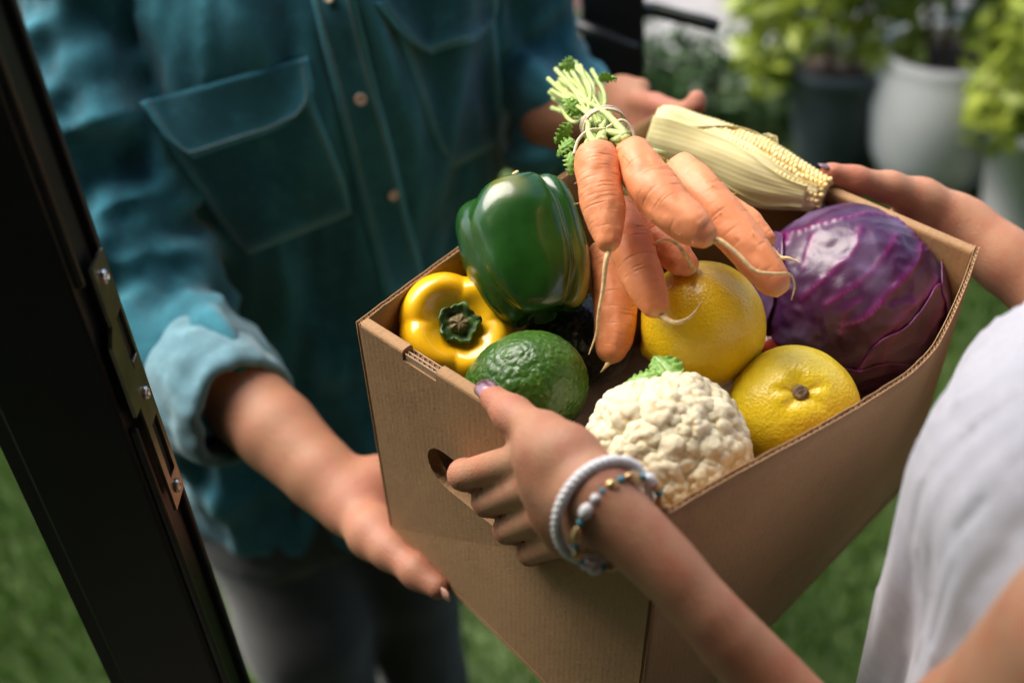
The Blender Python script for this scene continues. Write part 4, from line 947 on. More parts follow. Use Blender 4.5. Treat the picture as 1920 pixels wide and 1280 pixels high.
for k, (px, py, d) in enumerate([(1078, 118, .82), (1125, 148, .80), (1068, 232, .75), (1075, 262, .745), (1085, 215, .78), (1112, 205, .79), (1072, 285, .74)]):
    b0 = P(px, py, d); t0 = b0 + dirI(*rng.normal(size=3)) * .016; frilly_leaf('leaflet', b0, t0, dirI(*(rng.normal(size=3) * .6 + [0, -.5, -.8])), .0045, M('carrot_leaf'), CA[k % 3], .3, k, .35)
# twine with a bow
tw_parts = []; axt = nrm(P(1060, 160, .80) - P(1135, 250, .72)); Ft = frame_from(axt)
for k in range(3):
    c0 = TIE + axt * (.003 * k - .003); tw_parts.append(tube([c0 + Ft @ [math.cos(a) * .0145, math.sin(a) * .0125, .0015 * math.sin(a * 2 + k)] for a in np.linspace(0, 6.6, 26)], [.0011] * 26, 7, 70))
for q in ([(1138, 240, .725), (1165, 226, .722), (1183, 240, .722), (1190, 262, .722), (1183, 275, .724)], [(1135, 242, .725), (1105, 245, .722), (1085, 262, .72), (1076, 290, .715)]):
    pts = [P(*x) for x in q]; tw_parts.append(tube(pts, [.0011] * len(pts), 7, 46))
V, F = merge(tw_parts); tw = obj('twine', V, F, M('twine')); tag(tw, 'beige twine tied in a bow round the carrot stalks', 'twine')

# ================================================================== PEOPLE
WN = nL                                               # inward normal of the near end wall
def wall_pt(px, py, off):                             # point in front of (off > 0) or behind the near end wall
    r = ray(px, py); a = CT['TL']; t = ((a - CAMP) @ WN) / (r @ WN); return CAMP + r * t - WN * off
def field_for(pts, m, h):
    a = np.array(pts); return Field(a.min(0) - m, a.max(0) + m, h)
def finish(fd, it=2): 
    V, Q = fd.mesh(); return laplace(V, Q, it, .5), Q
def nail(name, c, along, normal, L, W_, r, mat, parent, th=.0006):
    al = nrm(along); n = nrm(np.asarray(normal) - al * (np.asarray(normal) @ al)); s = np.cross(al, n); nu, nv = 14, 13; U, Q = np.meshgrid(np.linspace(-1, 1, nu), np.linspace(-1, 1, nv), indexing='ij')
    hw = W_ * np.sqrt(np.clip(1 - np.abs(U) ** 3.2 * .96, 0, 1)); x = Q * hw; ang = x / r
    G = c + al * (U * L)[..., None] + s * (np.sin(ang) * r)[..., None] + n * ((np.cos(ang) - 1) * r + .0004 - .0010 * (U + .3) ** 2)[..., None]; V, F = shell(G, nu, nv, grid_normals(G) * np.sign((grid_normals(G)[7, 6] @ n)), th); o = obj(name, V, F, mat, parent); fixn(o); return o

# ---------------- the woman: both arms, torso, head in one body mesh
tp = P(1700, 850, .565); z0 = tp[2]; btn = math.atan2(tp[0], tp[1]); rt = math.hypot(tp[0], tp[1]); RW = .135
rgt = np.array([math.cos(btn), -math.sin(btn)]); tcx = at_bearing(btn, rt) + rgt * RW
tc = np.array([tcx[0], tcx[1], 0])
fcd = nrm(np.array([-.62, .78, 0])); sdw = np.array([fcd[1], -fcd[0], 0])
wrist = P(1148, 962, .578)
pin = wall_pt
hand_pts = {'wrist': wrist}
fingers = [  # MCP, PIP, DIP, tip with radii
    ([P(1012, 852, .612), pin(899, 866, .014), pin(905, 893, -.012), pin(925, 905, -.028)], [.0102, .0097, .0082, .0070]),
    ([P(1016, 905, .610), pin(938, 920, .012), pin(944, 934, -.012), pin(965, 945, -.028)], [.0102, .0092, .0080, .0070]),
    ([P(1034, 961, .613), pin(972, 975, .010), pin(975, 976, -.012), pin(995, 975, -.028)], [.0100, .0088, .0078, .0068]),
    ([P(1064, 1010, .617), pin(1010, 1022, .008), pin(1012, 1014, -.010), pin(1030, 1010, -.024)], [.0094, .0078, .0068, .0060])]
elbow = P(1700, 1600, .57); shoulder = P(2095, 1225, .43)
fa = [wrist, P(1230, 1042, .572), P(1340, 1165, .568), P(1500, 1345, .575), elbow]; fr = [.0168, .0165, .0172, .0215, .0300]
fw1 = field_for([wrist, fingers[0][0][1], P(905, 720, .66), elbow, shoulder, P(1215, 900, .56)], .06, .0026)
def hand_common(fd, wr, wr2, fingers, k=.010):
    for (pts, rad) in fingers:
        fd.cone(wr, pts[0], .0150, rad[0] * 1.05, .010); 
        for i in range(3): fd.cone(pts[i], pts[i + 1], rad[i], rad[i + 1], .004)
        for i in (0, 1): fd.ell(pts[i], [rad[i] * 1.06] * 3, None, .003)
    for i in range(3):
        m0 = (np.asarray(fingers[i][0][0]) + fingers[i + 1][0][0]) / 2; fd.cone(wr, m0, .0150, .0100, .010)
fq = resample(np.column_stack([fa, fr]), 14)
for i in range(13): fw1.cone(fq[i, :3], fq[i + 1, :3], fq[i, 3], fq[i + 1, 3], .0004)
fw1.cone(P(1132, 935, .582), P(1260, 1068, .570), .0135, .0090, .014); fw1.cone(P(1126, 980, .592), P(1225, 1060, .582), .0130, .0075, .014)
fw1.chain([elbow, (elbow + shoulder) / 2, shoulder], [.034, .042, .045], .02)
hand_common(fw1, P(1112, 930, .585), None, fingers)
for (pts, rad) in fingers:
    o_ = -dirI(0, .15, 1); a_ = P(1105, 928, .585) + o_ * .0118; b1 = np.asarray(pts[0]) + o_ * (rad[0] * .86); fw1.cone(a_, b1, .0030, .0034, .006)
    fw1.ell(np.asarray(pts[0]) + o_ * .0035, [rad[0] * .95] * 3, None, .004)
fw1.chain([P(1122, 915, .588), P(1072, 858, .600), P(1022, 816, .617), P(962, 779, .645), P(922, 744, .663)], [.0150, .0145, .0118, .0103, .0084], .009)
fw1.ell(P(962, 779, .645), [.0108] * 3, None, .003); fw1.cone(P(1050, 850, .60), P(1010, 848, .612), .014, .011, .012)
Vn, Qn = finish(fw1, 3)
# far arm
wr2 = P(1812, 428, .880)
f2 = [([P(1712, 405, .878), P(1672, 420, .888), P(1660, 450, .885), P(1665, 470, .872)], [.0108, .0095, .0083, .0072]), ([P(1722, 430, .885), P(1690, 455, .893), P(1682, 482, .885), P(1690, 500, .872)], [.011, .0096, .0085, .0074]),
      ([P(1738, 452, .888), P(1715, 480, .893), P(1710, 502, .885), P(1716, 515, .872)], [.0105, .0093, .0081, .007]), ([P(1760, 470, .888), P(1742, 495, .890), P(1738, 512, .883), P(1742, 522, .872)], [.0098, .0085, .0073, .0065])]
elbow2 = P(2190, 720, .84); shoulder2 = tc + sdw * .125 + np.array([0, 0, 1.385])
fw2 = field_for([wr2, P(1540, 315, .83), elbow2, shoulder2, f2[3][0][2]], .06, .0030)
fa2 = [wr2, P(1880, 485, .872), P(1990, 580, .86), elbow2]; fr2 = [.0235, .0230, .0275, .036]
for i in range(3): fw2.cone(fa2[i], fa2[i + 1], fr2[i], fr2[i + 1], .012)
fw2.chain([elbow2, shoulder2], [.038, .046], .02); hand_common(fw2, P(1795, 418, .882), None, f2)
fw2.chain([P(1775, 400, .878), P(1725, 375, .872), P(1668, 352, .858), P(1602, 338, .846), P(1556, 324, .838)], [.018, .0165, .0118, .0100, .0083], .008); fw2.ell(P(1602, 338, .846), [.0104] * 3, None, .003)
Vf, Qf = finish(fw2, 3)
# torso line
ft = Field(tc - [.34, .34, -.0], tc + [.34, .34, 1.80], .009)
Z = lambda z: tc + np.array([0, 0, z])
ft.cone(Z(.95), Z(1.20), .10, .095, .03); ft.cone(Z(1.20), Z(1.36), .095, .085, .04); ft.cone(Z(1.36) - sdw * .10, Z(1.36) + sdw * .10, .05, .05, .05)
hz = z0 + .10; ft.cone(Z(1.36), Z(hz + .10) , .05, .048, .03); hd = Z(hz + .19) + fcd * .01
ft.ell(hd, [.072, .092, .105], np.stack([sdw, fcd, [0, 0, 1]], 1), .02); ft.ell(hd + fcd * .03 - [0, 0, .06], [.055, .062, .06], np.stack([sdw, fcd, [0, 0, 1]], 1), .03); ft.cone(hd + fcd * .088 + [0, 0, .012], hd + fcd * .104 - [0, 0, .025], .007, .012, .012)
for s in (-1, 1):
    ft.ell(hd + sdw * .074 * s - fcd * .012, [.012, .018, .030], np.stack([sdw, fcd, [0, 0, 1]], 1), .008); ft.cone(Z(.95) + sdw * .075 * s, Z(.5) + sdw * .08 * s, .075, .05, .03); ft.cone(Z(.5) + sdw * .08 * s, Z(.07) + sdw * .08 * s, .05, .033, .02); ft.cone(Z(.035) + sdw * .08 * s, Z(.03) + sdw * .09 * s + fcd * .15, .034, .026, .02)
    ft.ell(hd + sdw * .033 * s + fcd * .083 + [0, 0, .01], [.012, .01, .008], np.stack([sdw, fcd, [0, 0, 1]], 1), .006, True)
ft.ell(hd + fcd * .092 - [0, 0, .055], [.022, .008, .006], np.stack([sdw, fcd, [0, 0, 1]], 1), .006)
Vt, Qt = finish(ft, 2)
V = np.concatenate([Vn, Vf, Vt]); Q = np.concatenate([Qn, Qf + len(Vn), Qt + len(Vn) + len(Vf)])
bl = np.zeros(len(V)); 
for c0, r_ in [(p[0][i], .012) for p in fingers for i in (0, 1)] + [(P(962, 779, .64), .012), (P(922, 744, .66), .014), (P(1602, 338, .84), .014), (P(1560, 326, .835), .012)]: bl = np.maximum(bl, .8 * np.exp(-((V - c0) ** 2).sum(1) / r_ ** 2))
woman = empty('person', Z(0.0), 'person in a white sleeveless blouse at the right gripping the box with both hands', 'person')
body = obj('body', V, Q, M('skin_woman'), woman, True, {'blush': bl})
# nails
def nail_on(Vm, c, normal, along, L, W_, r, mat, par, push=.0004):
    bv = BVHTree.FromPolygons([Vector(v) for v in par[0]], par[1].tolist()); hit = bv.ray_cast(Vector(c) + Vector(nrm(normal)) * .03, -Vector(nrm(normal))); 
    return (np.array(hit[0]) if hit[0] else np.asarray(c)), (np.array(hit[1]) if hit[1] else nrm(normal))
def add_nail(Vm, Qm, tip, prev, nd, L, W_, r, mat, par, fwd=.2):
    al = nrm(tip - prev); c0 = tip + al * (fwd * L); h, n = nail_on(None, c0, nd, al, L, W_, r, mat, (Vm, Qm)); n = nrm(np.asarray(nd) * .6 + n * .4); nail('fingernail', h + n * .0002, al, n, L, W_, r, mat, par)
add_nail(Vn, Qn, P(922, 744, .663), P(962, 779, .645), dirI(-.30, -.66, -.68), .0084, .0074, .0092, M('polish'), woman, .45)
add_nail(Vf, Qf, P(1556, 324, .838), P(1602, 338, .846), dirI(-.15, -.9, -.42), .0066, .0060, .0085, M('polish'), woman, .4)
# hair (swept back, out of the picture)
fh = Field(hd - [.16, .16, .22], hd + [.16, .16, .16], .007); Rh = np.stack([sdw, fcd, [0, 0, 1]], 1); fh.ell(hd - fcd * .014 + [0, 0, .014], [.083, .098, .108], Rh, .01); fh.ell(hd - fcd * .08 - [0, 0, .03], [.045, .05, .07], Rh, .03); fh.ell(hd + fcd * .085 - [0, 0, .045], [.10, .068, .105], Rh, .01, True); fh.ell(hd - fcd * .02 - [0, 0, .14], [.12, .10, .06], Rh, .01, True); fh.ell(hd - fcd * .115 + [0, 0, .03], [.036, .036, .036], Rh, .006)
Vh, Qh = finish(fh, 2); nh = vnormals(Vh, Qh); Vh = Vh + nh * (.004 * vnoise(np.stack([Vh[:, 0] * 90, Vh[:, 1] * 90, Vh[:, 2] * 12], -1)))[:, None]; obj('hair', Vh, Qh, M('hair'), woman)
# blouse
def blouse_fn(p):
    q = p - tc.astype(np.float32); x = q @ rgt.tolist().__add__([0]) if False else q[..., 0] * rgt[0] + q[..., 1] * rgt[1]; y = -q[..., 0] * rgt[1] + q[..., 1] * rgt[0]; z = p[..., 2]
    a = np.arctan2(y, x); up = np.clip((z - z0) / .105, 0, 1); rr = RW * np.sqrt(np.clip(1 - up * up, 0, 1)) * (1 - .0 * up); rr = rr + .10 * np.clip(z0 - .25 - z, 0, 1) * .5
    fold = .009 * np.sin(a * 10 + 3 * vnoise(np.stack([a * 1.5, z * 4, a * 0], -1))) * sstep(z0 + .05, z0 - .15, z) + .009 * vnoise(np.stack([a * 5, z * 4, a * 0 + 3], -1)) + .0030 * vnoise(np.stack([a * 40, z * 14, a * 0 + 3], -1)) 
    d = np.sqrt(x * x + y * y) - (rr + fold); d = np.maximum(d * .8, np.maximum(z - (z0 + .10), (z0 - .62) - z)); return d
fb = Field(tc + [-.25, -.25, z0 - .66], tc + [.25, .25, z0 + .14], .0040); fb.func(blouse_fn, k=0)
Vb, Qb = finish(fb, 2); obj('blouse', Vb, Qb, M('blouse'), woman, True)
# shorts-length dark trousers under the blouse
fp = Field(tc + [-.25, -.25, .06], tc + [.25, .25, 1.0], .010)
for s in (-1, 1): fp.chain([Z(.93) + sdw * .07 * s, Z(.5) + sdw * .08 * s, Z(.09) + sdw * .08 * s], [.10, .075, .06], .03)
Vp, Qp = finish(fp, 2); obj('trousers', Vp, Qp, M('trousers'), woman)

# bracelets
fdirw = nrm(P(1230, 1042, .572) - P(1112, 930, .585))
def bracelet(c, ax, ra, rb, tilt, build, label, name='bracelet'):
    Fb = frame_from(ax, dirI(.73, -.68, 0)); ph = np.linspace(0, 2 * np.pi, 73)[:-1]; ring = c + np.stack([np.cos(ph) * ra, np.sin(ph) * rb, tilt * np.cos(ph)], 1) @ Fb.T; return ring
e = empty('bracelet', P(1128, 942, .578), 'thick white braided bracelet on the near wrist', 'bracelet', 'bracelets on the wrist')
ring = bracelet(P(1132, 958, .585), nrm(fdirw + dirI(-.1, -.3, -1) * .75), .0285, .0300, .000, None, '')
for k in range(2):
    Fb = frame_from(fdirw); pts = []
    for i in range(289):
        a = i / 288 * 72; i0 = int(a) % 72; f = a - int(a); c0 = ring[i0] * (1 - f) + ring[(i0 + 1) % 72] * f; t = nrm(ring[(i0 + 1) % 72] - ring[i0]); u = nrm(c0 - ring.mean(0)); b_ = np.cross(t, u); w_ = i / 288 * 2 * math.pi * 26 + k * math.pi; pts.append(c0 + (u * math.cos(w_) + b_ * math.sin(w_)) * .0011)
    V, F = tube(pts, [.0021] * len(pts), 7); obj('braid_strand', V, F, M('cord_white'), e)
e2 = empty('bracelet', P(1160, 975, .578), 'dark corded bracelet with white, gold and teal beads on the near wrist', 'bracelet', 'bracelets on the wrist')
ring2 = bracelet(P(1160, 980, .584), nrm(fdirw + dirI(-.1, -.3, -1) * .55), .0278, .0290, .000, None, '')
V, F = tube(np.vstack([ring2, ring2[:1]]), [.0010] * 73, 6); obj('cord', V, F, M('cord_dark'), e2)
bm = bmesh.new(); bmesh.ops.create_uvsphere(bm, u_segments=16, v_segments=10, radius=1); bd_v = np.array([v.co[:] for v in bm.verts]); bm.verts.index_update(); bd_f = [tuple(v.index for v in f.verts) for f in bm.faces]; bm.free(); bead_me = {}
for m in ('bead_white', 'bead_gold', 'bead_teal'): bead_me[m] = mesh_data('bead', bd_v, bd_f); bead_me[m].materials.append(M(m))
seqb = [('bead_white', .0046, .0036), ('bead_teal', .0017, .002), ('bead_gold', .0055, .0030), ('bead_teal', .0018, .0022), ('bead_gold', .0040, .0030), ('bead_teal', .0017, .0022), ('bead_white', .0030, .0028)]; pos = 0; k = 0
circ = np.concatenate([[0], np.cumsum(np.linalg.norm(np.diff(np.vstack([ring2, ring2[:1]]), axis=0), axis=1))]); rc2 = np.vstack([ring2, ring2[:1]])
while pos < circ[-1] - .006:
    m, l_, r_ = seqb[k % len(seqb)]; s = pos + l_; i0 = min(np.searchsorted(circ, s) - 1, 71); f = (s - circ[i0]) / (circ[i0 + 1] - circ[i0]); c0 = rc2[i0] * (1 - f) + rc2[i0 + 1] * f; t = nrm(rc2[i0 + 1] - rc2[i0])
    inst('bead', bead_me[m], Matrix.Translation(c0) @ Matrix(frame_from(t).tolist()).to_4x4() @ Matrix.Diagonal((r_, r_, l_, 1)), e2); pos += 2 * l_ + .0004; k += 1

# ---------------- the man
PHI = math.radians(16); fm = np.array([math.sin(PHI), -math.cos(PHI), 0]); sm = np.array([math.cos(PHI), math.sin(PHI), 0])   # facing, sideways (to picture right)
F0 = PY(640, 1000, 1.02); F1 = PY(585, 200, 1.02); BD = .125
C0 = F0 - fm * BD; C1 = F1 - fm * BD; zh, zc_ = C0[2], C1[2]
def cen(z):
    t = (z - zh) / (zc_ - zh); return C0 + (C1 - C0) * np.asarray(t)[..., None]
z_sh = zc_ + .20
def torso_fn(p, loose=0.0, folds=True):
    z = p[..., 2]; t = (z - zh) / (zc_ - zh); cx = C0[0] + (C1[0] - C0[0]) * t; cy_ = C0[1] + (C1[1] - C0[1]) * t
    qx, qy = p[..., 0] - cx, p[..., 1] - cy_; x = qx * sm[0] + qy * sm[1]; y = qx * fm[0] + qy * fm[1]
    a = .185 + .035 * sstep(.35, 1.0, t) + loose - .10 * sstep(z_sh - .10, z_sh + .05, z); b_ = BD + loose * .5 + .012 * np.exp(-((t - .95) / .25) ** 2) - .05 * sstep(z_sh - .12, z_sh + .05, z)
    k = np.sqrt((x / a) ** 2 + (y / b_) ** 2); d = (k - 1) * np.minimum(a, b_) * 1.05
    if folds:
        an = np.arctan2(x / a, y / b_); dr = x * .9 + z * .45
        f = .018 * (1 - 2 * np.abs(vnoise(np.stack([an * 2.6 + z * 3.5, z * 2.0, an * 0 + 6], -1)))) + .0150 * vnoise(np.stack([an * 3.6 + z * 2.2, z * 3.0, an * 0 + 1], -1)) + .0090 * vnoise(np.stack([an * 8 - z * 3, z * 6, an * 0 + 8], -1)) + .0035 * vnoise(np.stack([an * 20 - z * 6, z * 16, an * 0 + 5], -1)) 
        sag = .018 * np.maximum(0, vnoise(np.stack([x * 11 + z * 9, z * 17 - x * 8, an * 0 + 2], -1))) * sstep(.75, .2, t)
        d = d - f - sag
    return d * .85
# shirt: torso plus sleeves
shR = np.array([*cen(np.array(z_sh - .04))[:2], z_sh - .05]) - sm * .185; shL = np.array([*cen(np.array(z_sh - .04))[:2], z_sh - .05]) + sm * .185
elR = P(232, 572, 1.13); cuR = P(388, 706, 1.035); elL = P(985, 212, 1.30); cuL = P(1030, 232, 1.235)
allp = [shR, shL, elR, cuR, elL, C0, F0]; fs = Field(np.min(allp, 0) - [.13, .16, .02], np.max(allp, 0) + [.13, .16, .12], .0062)
fs.lo[2] = zh - .05; fs = Field([fs.lo[0], fs.lo[1], zh - .06], np.max(allp, 0) + [.13, .16, .10], .0062)
def hemmed(p):
    d = torso_fn(p, .008); an = (p[..., 0] - C0[0]) * sm[0] + (p[..., 1] - C0[1]) * sm[1]; hem = zh - .035 + .35 * (np.abs(an) / .19).clip(0, 1.3) ** 2 * .12; d = np.maximum(d, hem - p[..., 2]); return np.maximum(d, p[..., 2] - (z_sh + .055))
fs.func(hemmed, k=0)
def sleeve(pts, rad, seed, k=.02, amp=.020):
    pts = [np.asarray(p, np.float32) for p in pts]; m = max(rad) + .05; lo = np.min(pts, 0) - m; hi = np.max(pts, 0) + m; tot = sum(np.linalg.norm(pts[i + 1] - pts[i]) for i in range(len(pts) - 1))
    def fn(p):
        best = None; acc = 0
        for i in range(len(pts) - 1):
            a, b_ = pts[i], pts[i + 1]; ba = b_ - a; q = p - a; t = np.clip((q @ ba) / (ba @ ba), 0, 1); w_ = q - t[..., None] * ba; ln = np.linalg.norm(ba); s = acc + t * ln; f = frame_from(ba, (.2, .1, 1)); an = np.arctan2(w_ @ f[:, 1].astype(np.float32), w_ @ f[:, 0].astype(np.float32))
            wr = amp * .9 * (1 - 2.2 * np.abs(vnoise(np.stack([s * 15 + .7 * np.sin(an + seed) + .35 * an, np.cos(an) * .8 + seed, np.sin(an) * .8], -1)))) * sstep(.10, .26, s) + amp * .8 * vnoise(np.stack([s * 26 + .9 * np.cos(an) + .5 * an, np.cos(an) * .9, np.sin(an) * .9 + seed], -1)) + amp * .6 * vnoise(np.stack([s * 50 - 1.4 * np.sin(an), np.cos(an) * 1.6, np.sin(an) * 1.6 + seed], -1)) + amp * .35 * vnoise(np.stack([s * 20, np.cos(an) * 5, np.sin(an) * 5 + seed], -1))
            d = np.linalg.norm(w_, axis=-1) - (rad[i] + (rad[i + 1] - rad[i]) * t) - wr; acc += ln
            best = d if best is None else Field._sm2(best, d, .02)
        return best * .85
    fs.func(fn, lo, hi, k)
sleeve([shR, (shR * .45 + elR * .55) , elR, cuR], [.080, .084, .080, .050], 3, .003)
sleeve([shL, (shL * .5 + elL * .5), elL, cuL], [.076, .072, .068, .058], 9, .004)
Vs, Qs = finish(fs, 2)
man = empty('person', np.array([*C0[:2], 0]), 'person in a teal denim shirt with rolled sleeves supporting the box from below', 'person')
ns = vnormals(Vs, Qs); lapn = laplace(Vs, Qs, 8, .5); conv = ((Vs - lapn) * ns).sum(1); wear_fold_light = np.clip(conv / .0020, 0, 1) * .32  # convex folds lightened in colour to stand for highlights
shirt = obj('shirt', Vs, Qs, M('denim'), man, True, {'wear_fold_light': wear_fold_light})
bvS = BVHTree.FromPolygons([Vector(v) for v in Vs], Qs.tolist())
def on_shirt(px, py, off=.002):
    r = Vector(nrm(ray(px, py))); h = bvS.ray_cast(Vector(CAMP), r)
    if h[0] is None: return None
    n = Vector(h[1]); n = n if n.dot(r) < 0 else -n
    return np.array(h[0]) + np.array(n) * off, np.array(n)
def sew_patch(name, corners, nu, nv, off, th, mat, par, rnd=0.0, belly=0.0):
    """panel sewn on the shirt; corners in picture order TL, TR, BR, BL"""
    c = np.array(corners, float); G = np.zeros((nu, nv, 3)); N_ = np.zeros((nu, nv, 3))
    for i in range(nu):
        for j in range(nv):
            u, v = i / (nu - 1), j / (nv - 1)
            uu = .5 + (u - .5) * (1 - rnd * max(0, v - .72) ** 2 * 12)
            q = (c[0] * (1 - uu) + c[1] * uu) * (1 - v) + (c[3] * (1 - uu) + c[2] * uu) * v; r = on_shirt(q[0], q[1], off + belly * v ** 1.5)
            G[i, j], N_[i, j] = r if r is not None else (G[i, j - 1] if j else G[i - 1, j], N_[i, j - 1] if j else N_[i - 1, j])
    for _ in range(3):
        K = G.copy(); K[1:-1, 1:-1] = (G[:-2, 1:-1] + G[2:, 1:-1] + G[1:-1, :-2] + G[1:-1, 2:]) / 4; K[0, 1:-1] = (G[0, :-2] + G[0, 2:]) / 2; K[-1, 1:-1] = (G[-1, :-2] + G[-1, 2:]) / 2; K[1:-1, 0] = (G[:-2, 0] + G[2:, 0]) / 2; K[1:-1, -1] = (G[:-2, -1] + G[2:, -1]) / 2; G = K
    V, F = shell(G, nu, nv, N_, th); n = nu * nv; U, W_ = np.meshgrid(np.linspace(0, 1, nu), np.linspace(0, 1, nv), indexing='ij'); ed = np.minimum(np.minimum(U, 1 - U) * nu, np.minimum(W_ + .0, 1 - W_) * nv); ed2 = np.minimum(np.minimum(U, 1 - U) * nu, (1 - W_) * nv); wr = .75 * np.exp(-(ed2 / 1.3) ** 2)
    o = obj(name, V, F, mat, par, True, {'wear_fold_light': np.tile(wr.ravel(), 2)}); fixn(o); return o, G, N_
def stitch(G, N_, rows, mat, par, inset=1):
    for path in rows:
        pts = [G[i, j] + N_[i, j] * .0008 for i, j in path]; V, F = tube(pts, [.0007] * len(pts), 5, len(pts) * 2); obj('seam', V, F, mat, par)
def border(nu, nv, k): return [(k, j) for j in range(0, nv - k)] + [(i, nv - 1 - k) for i in range(k + 1, nu - k)] + [(nu - 1 - k, j) for j in range(nv - k - 2, -1, -1)]
pk, G, N_ = sew_patch('pocket', [(300, 250), (580, 170), (668, 395), (455, 480)], 24, 22, .0022, .0022, M('denim'), man, .10); stitch(G, N_, [border(24, 22, 1)], M('thread'), pk)
fl_, G, N_ = sew_patch('pocket_flap', [(262, 192), (577, 106), (592, 205), (325, 296)], 26, 12, .0032, .0030, M('denim'), man, .35, .012); stitch(G, N_, [border(26, 12, 1)], M('thread'), fl_)
pk, G, N_ = sew_patch('pocket', [(745, 60), (925, 20), (950, 262), (832, 322)], 18, 22, .0022, .0022, M('denim'), man, .3); stitch(G, N_, [border(18, 22, 1)], M('thread'), pk)
fl_, G, N_ = sew_patch('pocket_flap', [(700, 5), (925, -70), (930, 45), (768, 108)], 20, 12, .0032, .0030, M('denim'), man, .5, .012); stitch(G, N_, [border(20, 12, 1)], M('thread'), fl_)
pl, G, N_ = sew_patch('button_placket', [(568, -60), (652, -60), (800, 545), (722, 560)], 8, 46, .0040, .0035, M('denim'), man); stitch(G, N_, [[(1, j) for j in range(46)], [(6, j) for j in range(46)]], M('thread'), pl)
for (px, py) in ((676, 183), (733, 361), (622, -8)):
    r = on_shirt(px, py, .0052)
    if r is None: continue
    V, F = lathe([(.0005, .0), (.0052, .0), (.0060, .0008), (.0058, .0022), (.0046, .0026), (.0040, .0016), (.0005, .0016)], 24); f = frame_from(r[1]); obj('button', V @ f.T + r[0], F, M('button'), man)
# rolled cuffs
def cuff(c0, c1, r0, r1, seed):
    ax = nrm(c1 - c0); f = frame_from(ax, (0, 0, 1)); L = np.linalg.norm(c1 - c0); prof = [(r0 - .012, .0), (r0 - .002, -.002), (r0 + .004, .006), (r0 + .006, .25 * L), ((r0 + r1) / 2 + .007, .5 * L), (r1 + .006, .8 * L), (r1 + .003, .95 * L), (r1 - .002, L), (r1 - .008, .96 * L), (r1 - .010, .6 * L), (r1 - .011, .2 * L)]
    nv = 72; ph = np.arange(nv) / nv * 2 * np.pi; Vc = []
    pr = resample(np.column_stack([np.array(prof), np.zeros(len(prof))]), 46)
    for (r, z, _) in pr:
        w_ = .004 * np.sin(ph * 3 + seed) + .003 * vnoise(np.stack([np.cos(ph) * 2, np.sin(ph) * 2, ph * 0 + z * 60], -1)) + .0022 * vnoise(np.stack([np.cos(ph) * 5, np.sin(ph) * 5, ph * 0 + z * 40], -1)); Vc.append(c0 + (np.stack([(r + w_) * np.cos(ph), (r + w_) * np.sin(ph), z + .004 * np.sin(ph + seed)], 1) @ f.T))
    V = np.concatenate(Vc); o = obj('rolled_cuff', V, grid_faces(len(pr), nv, True), M('denim_inside'), man, True); fixn(o)
cuff(P(368, 702, 1.045), P(456, 768, .990), .057, .051, 1); cuff(P(990, 222, 1.29), P(1036, 236, 1.235), .060, .055, 3)
# trousers
hipc = np.array([C0[0], C0[1] + .02, 0]); ftz = Field(hipc - [.26, .24, -.03], hipc + [.26, .24, zh + .12], .0095)
def trou(p):
    q = torso_fn(p, .0, False); q = np.maximum(q, np.maximum(zh - .06 - p[..., 2], p[..., 2] - (zh + .10))); return q
ftz.func(trou, k=0)
for s, ph in ((-1, 0.0), (1, .6)):
    h0 = np.array([*(hipc[:2] + sm[:2] * .078 * s), zh - .02]); kn = np.array([*(hipc[:2] + sm[:2] * .080 * s + fm[:2] * (.03 - .03 * s)), .48]); an = np.array([*(hipc[:2] + sm[:2] * .090 * s - fm[:2] * .05 * s), .07])
    for a, b_, ra, rb in ((h0, kn, .112, .094), (kn, an, .094, .074)):
        ftz.cone(a, b_, ra, rb, .03)
Vz, Qz = finish(ftz, 2); nz = vnormals(Vz, Qz); Vz = Vz + nz * (.006 * vnoise(Vz * [9, 9, 4]) + .005 * vnoise(Vz * [16, 16, 9] + 4))[:, None]; obj('trousers', Vz, Qz, M('trousers'), man)
fsh = Field(hipc - [.3, .36, 0], hipc + [.3, .2, .14], .008)
for s in (-1, 1): 
    b0 = hipc + sm * .090 * s - fm * .05 * s; fsh.cone(b0 + [0, 0, .05], b0 + fm * .17 + [0, 0, .035], .045, .038, .02); fsh.cone(b0 + [0, 0, .06], b0 + [0, 0, .10], .042, .040, .02)
Vq, Qq = finish(fsh, 1); Vq[:, 2] = np.maximum(Vq[:, 2], .002); obj('shoes', Vq, Qq, M('gasket'), man)
# body: forearms and hands in detail, trunk and head under the clothes
wrM = P(648, 928, .945); palm = P(700, 968, .935)
fmn = field_for([P(300, 620, 1.09), wrM, P(840, 1115, .84), P(900, 1015, .985), P(720, 870, .95)], .06, .0028)
fmn.chain([P(395, 698, 1.035), P(430, 728, 1.02), P(520, 808, .985), P(600, 886, .958), wrM], [.0385, .0400, .0355, .0292, .0265], .006); fmn.cone(P(440, 715, 1.02), P(640, 910, .955), .020, .017, .02); fmn.cone(P(440, 765, 1.02), P(640, 945, .945), .018, .016, .02)
mc = [(P(752, 925, .968), P(800, 940, .985), P(845, 955, .995), P(880, 965, 1.0)), (P(758, 955, .960), P(812, 972, .978), P(860, 985, .988), P(895, 995, .992)), (P(760, 985, .948), P(812, 1003, .966), P(858, 1018, .975), P(890, 1028, .98)), (P(752, 1010, .935), P(800, 1030, .95), P(838, 1045, .958), P(866, 1054, .962))]
for q in mc: fmn.cone(P(672, 945, .943), q[0], .021, .0135, .014); fmn.chain(list(q), [.0118, .0108, .0096, .0085], .005)
fmn.cone(P(668, 940, .945), P(705, 905, .955), .022, .022, .015); fmn.cone(P(690, 930, .945), P(722, 892, .962), .017, .015, .015)
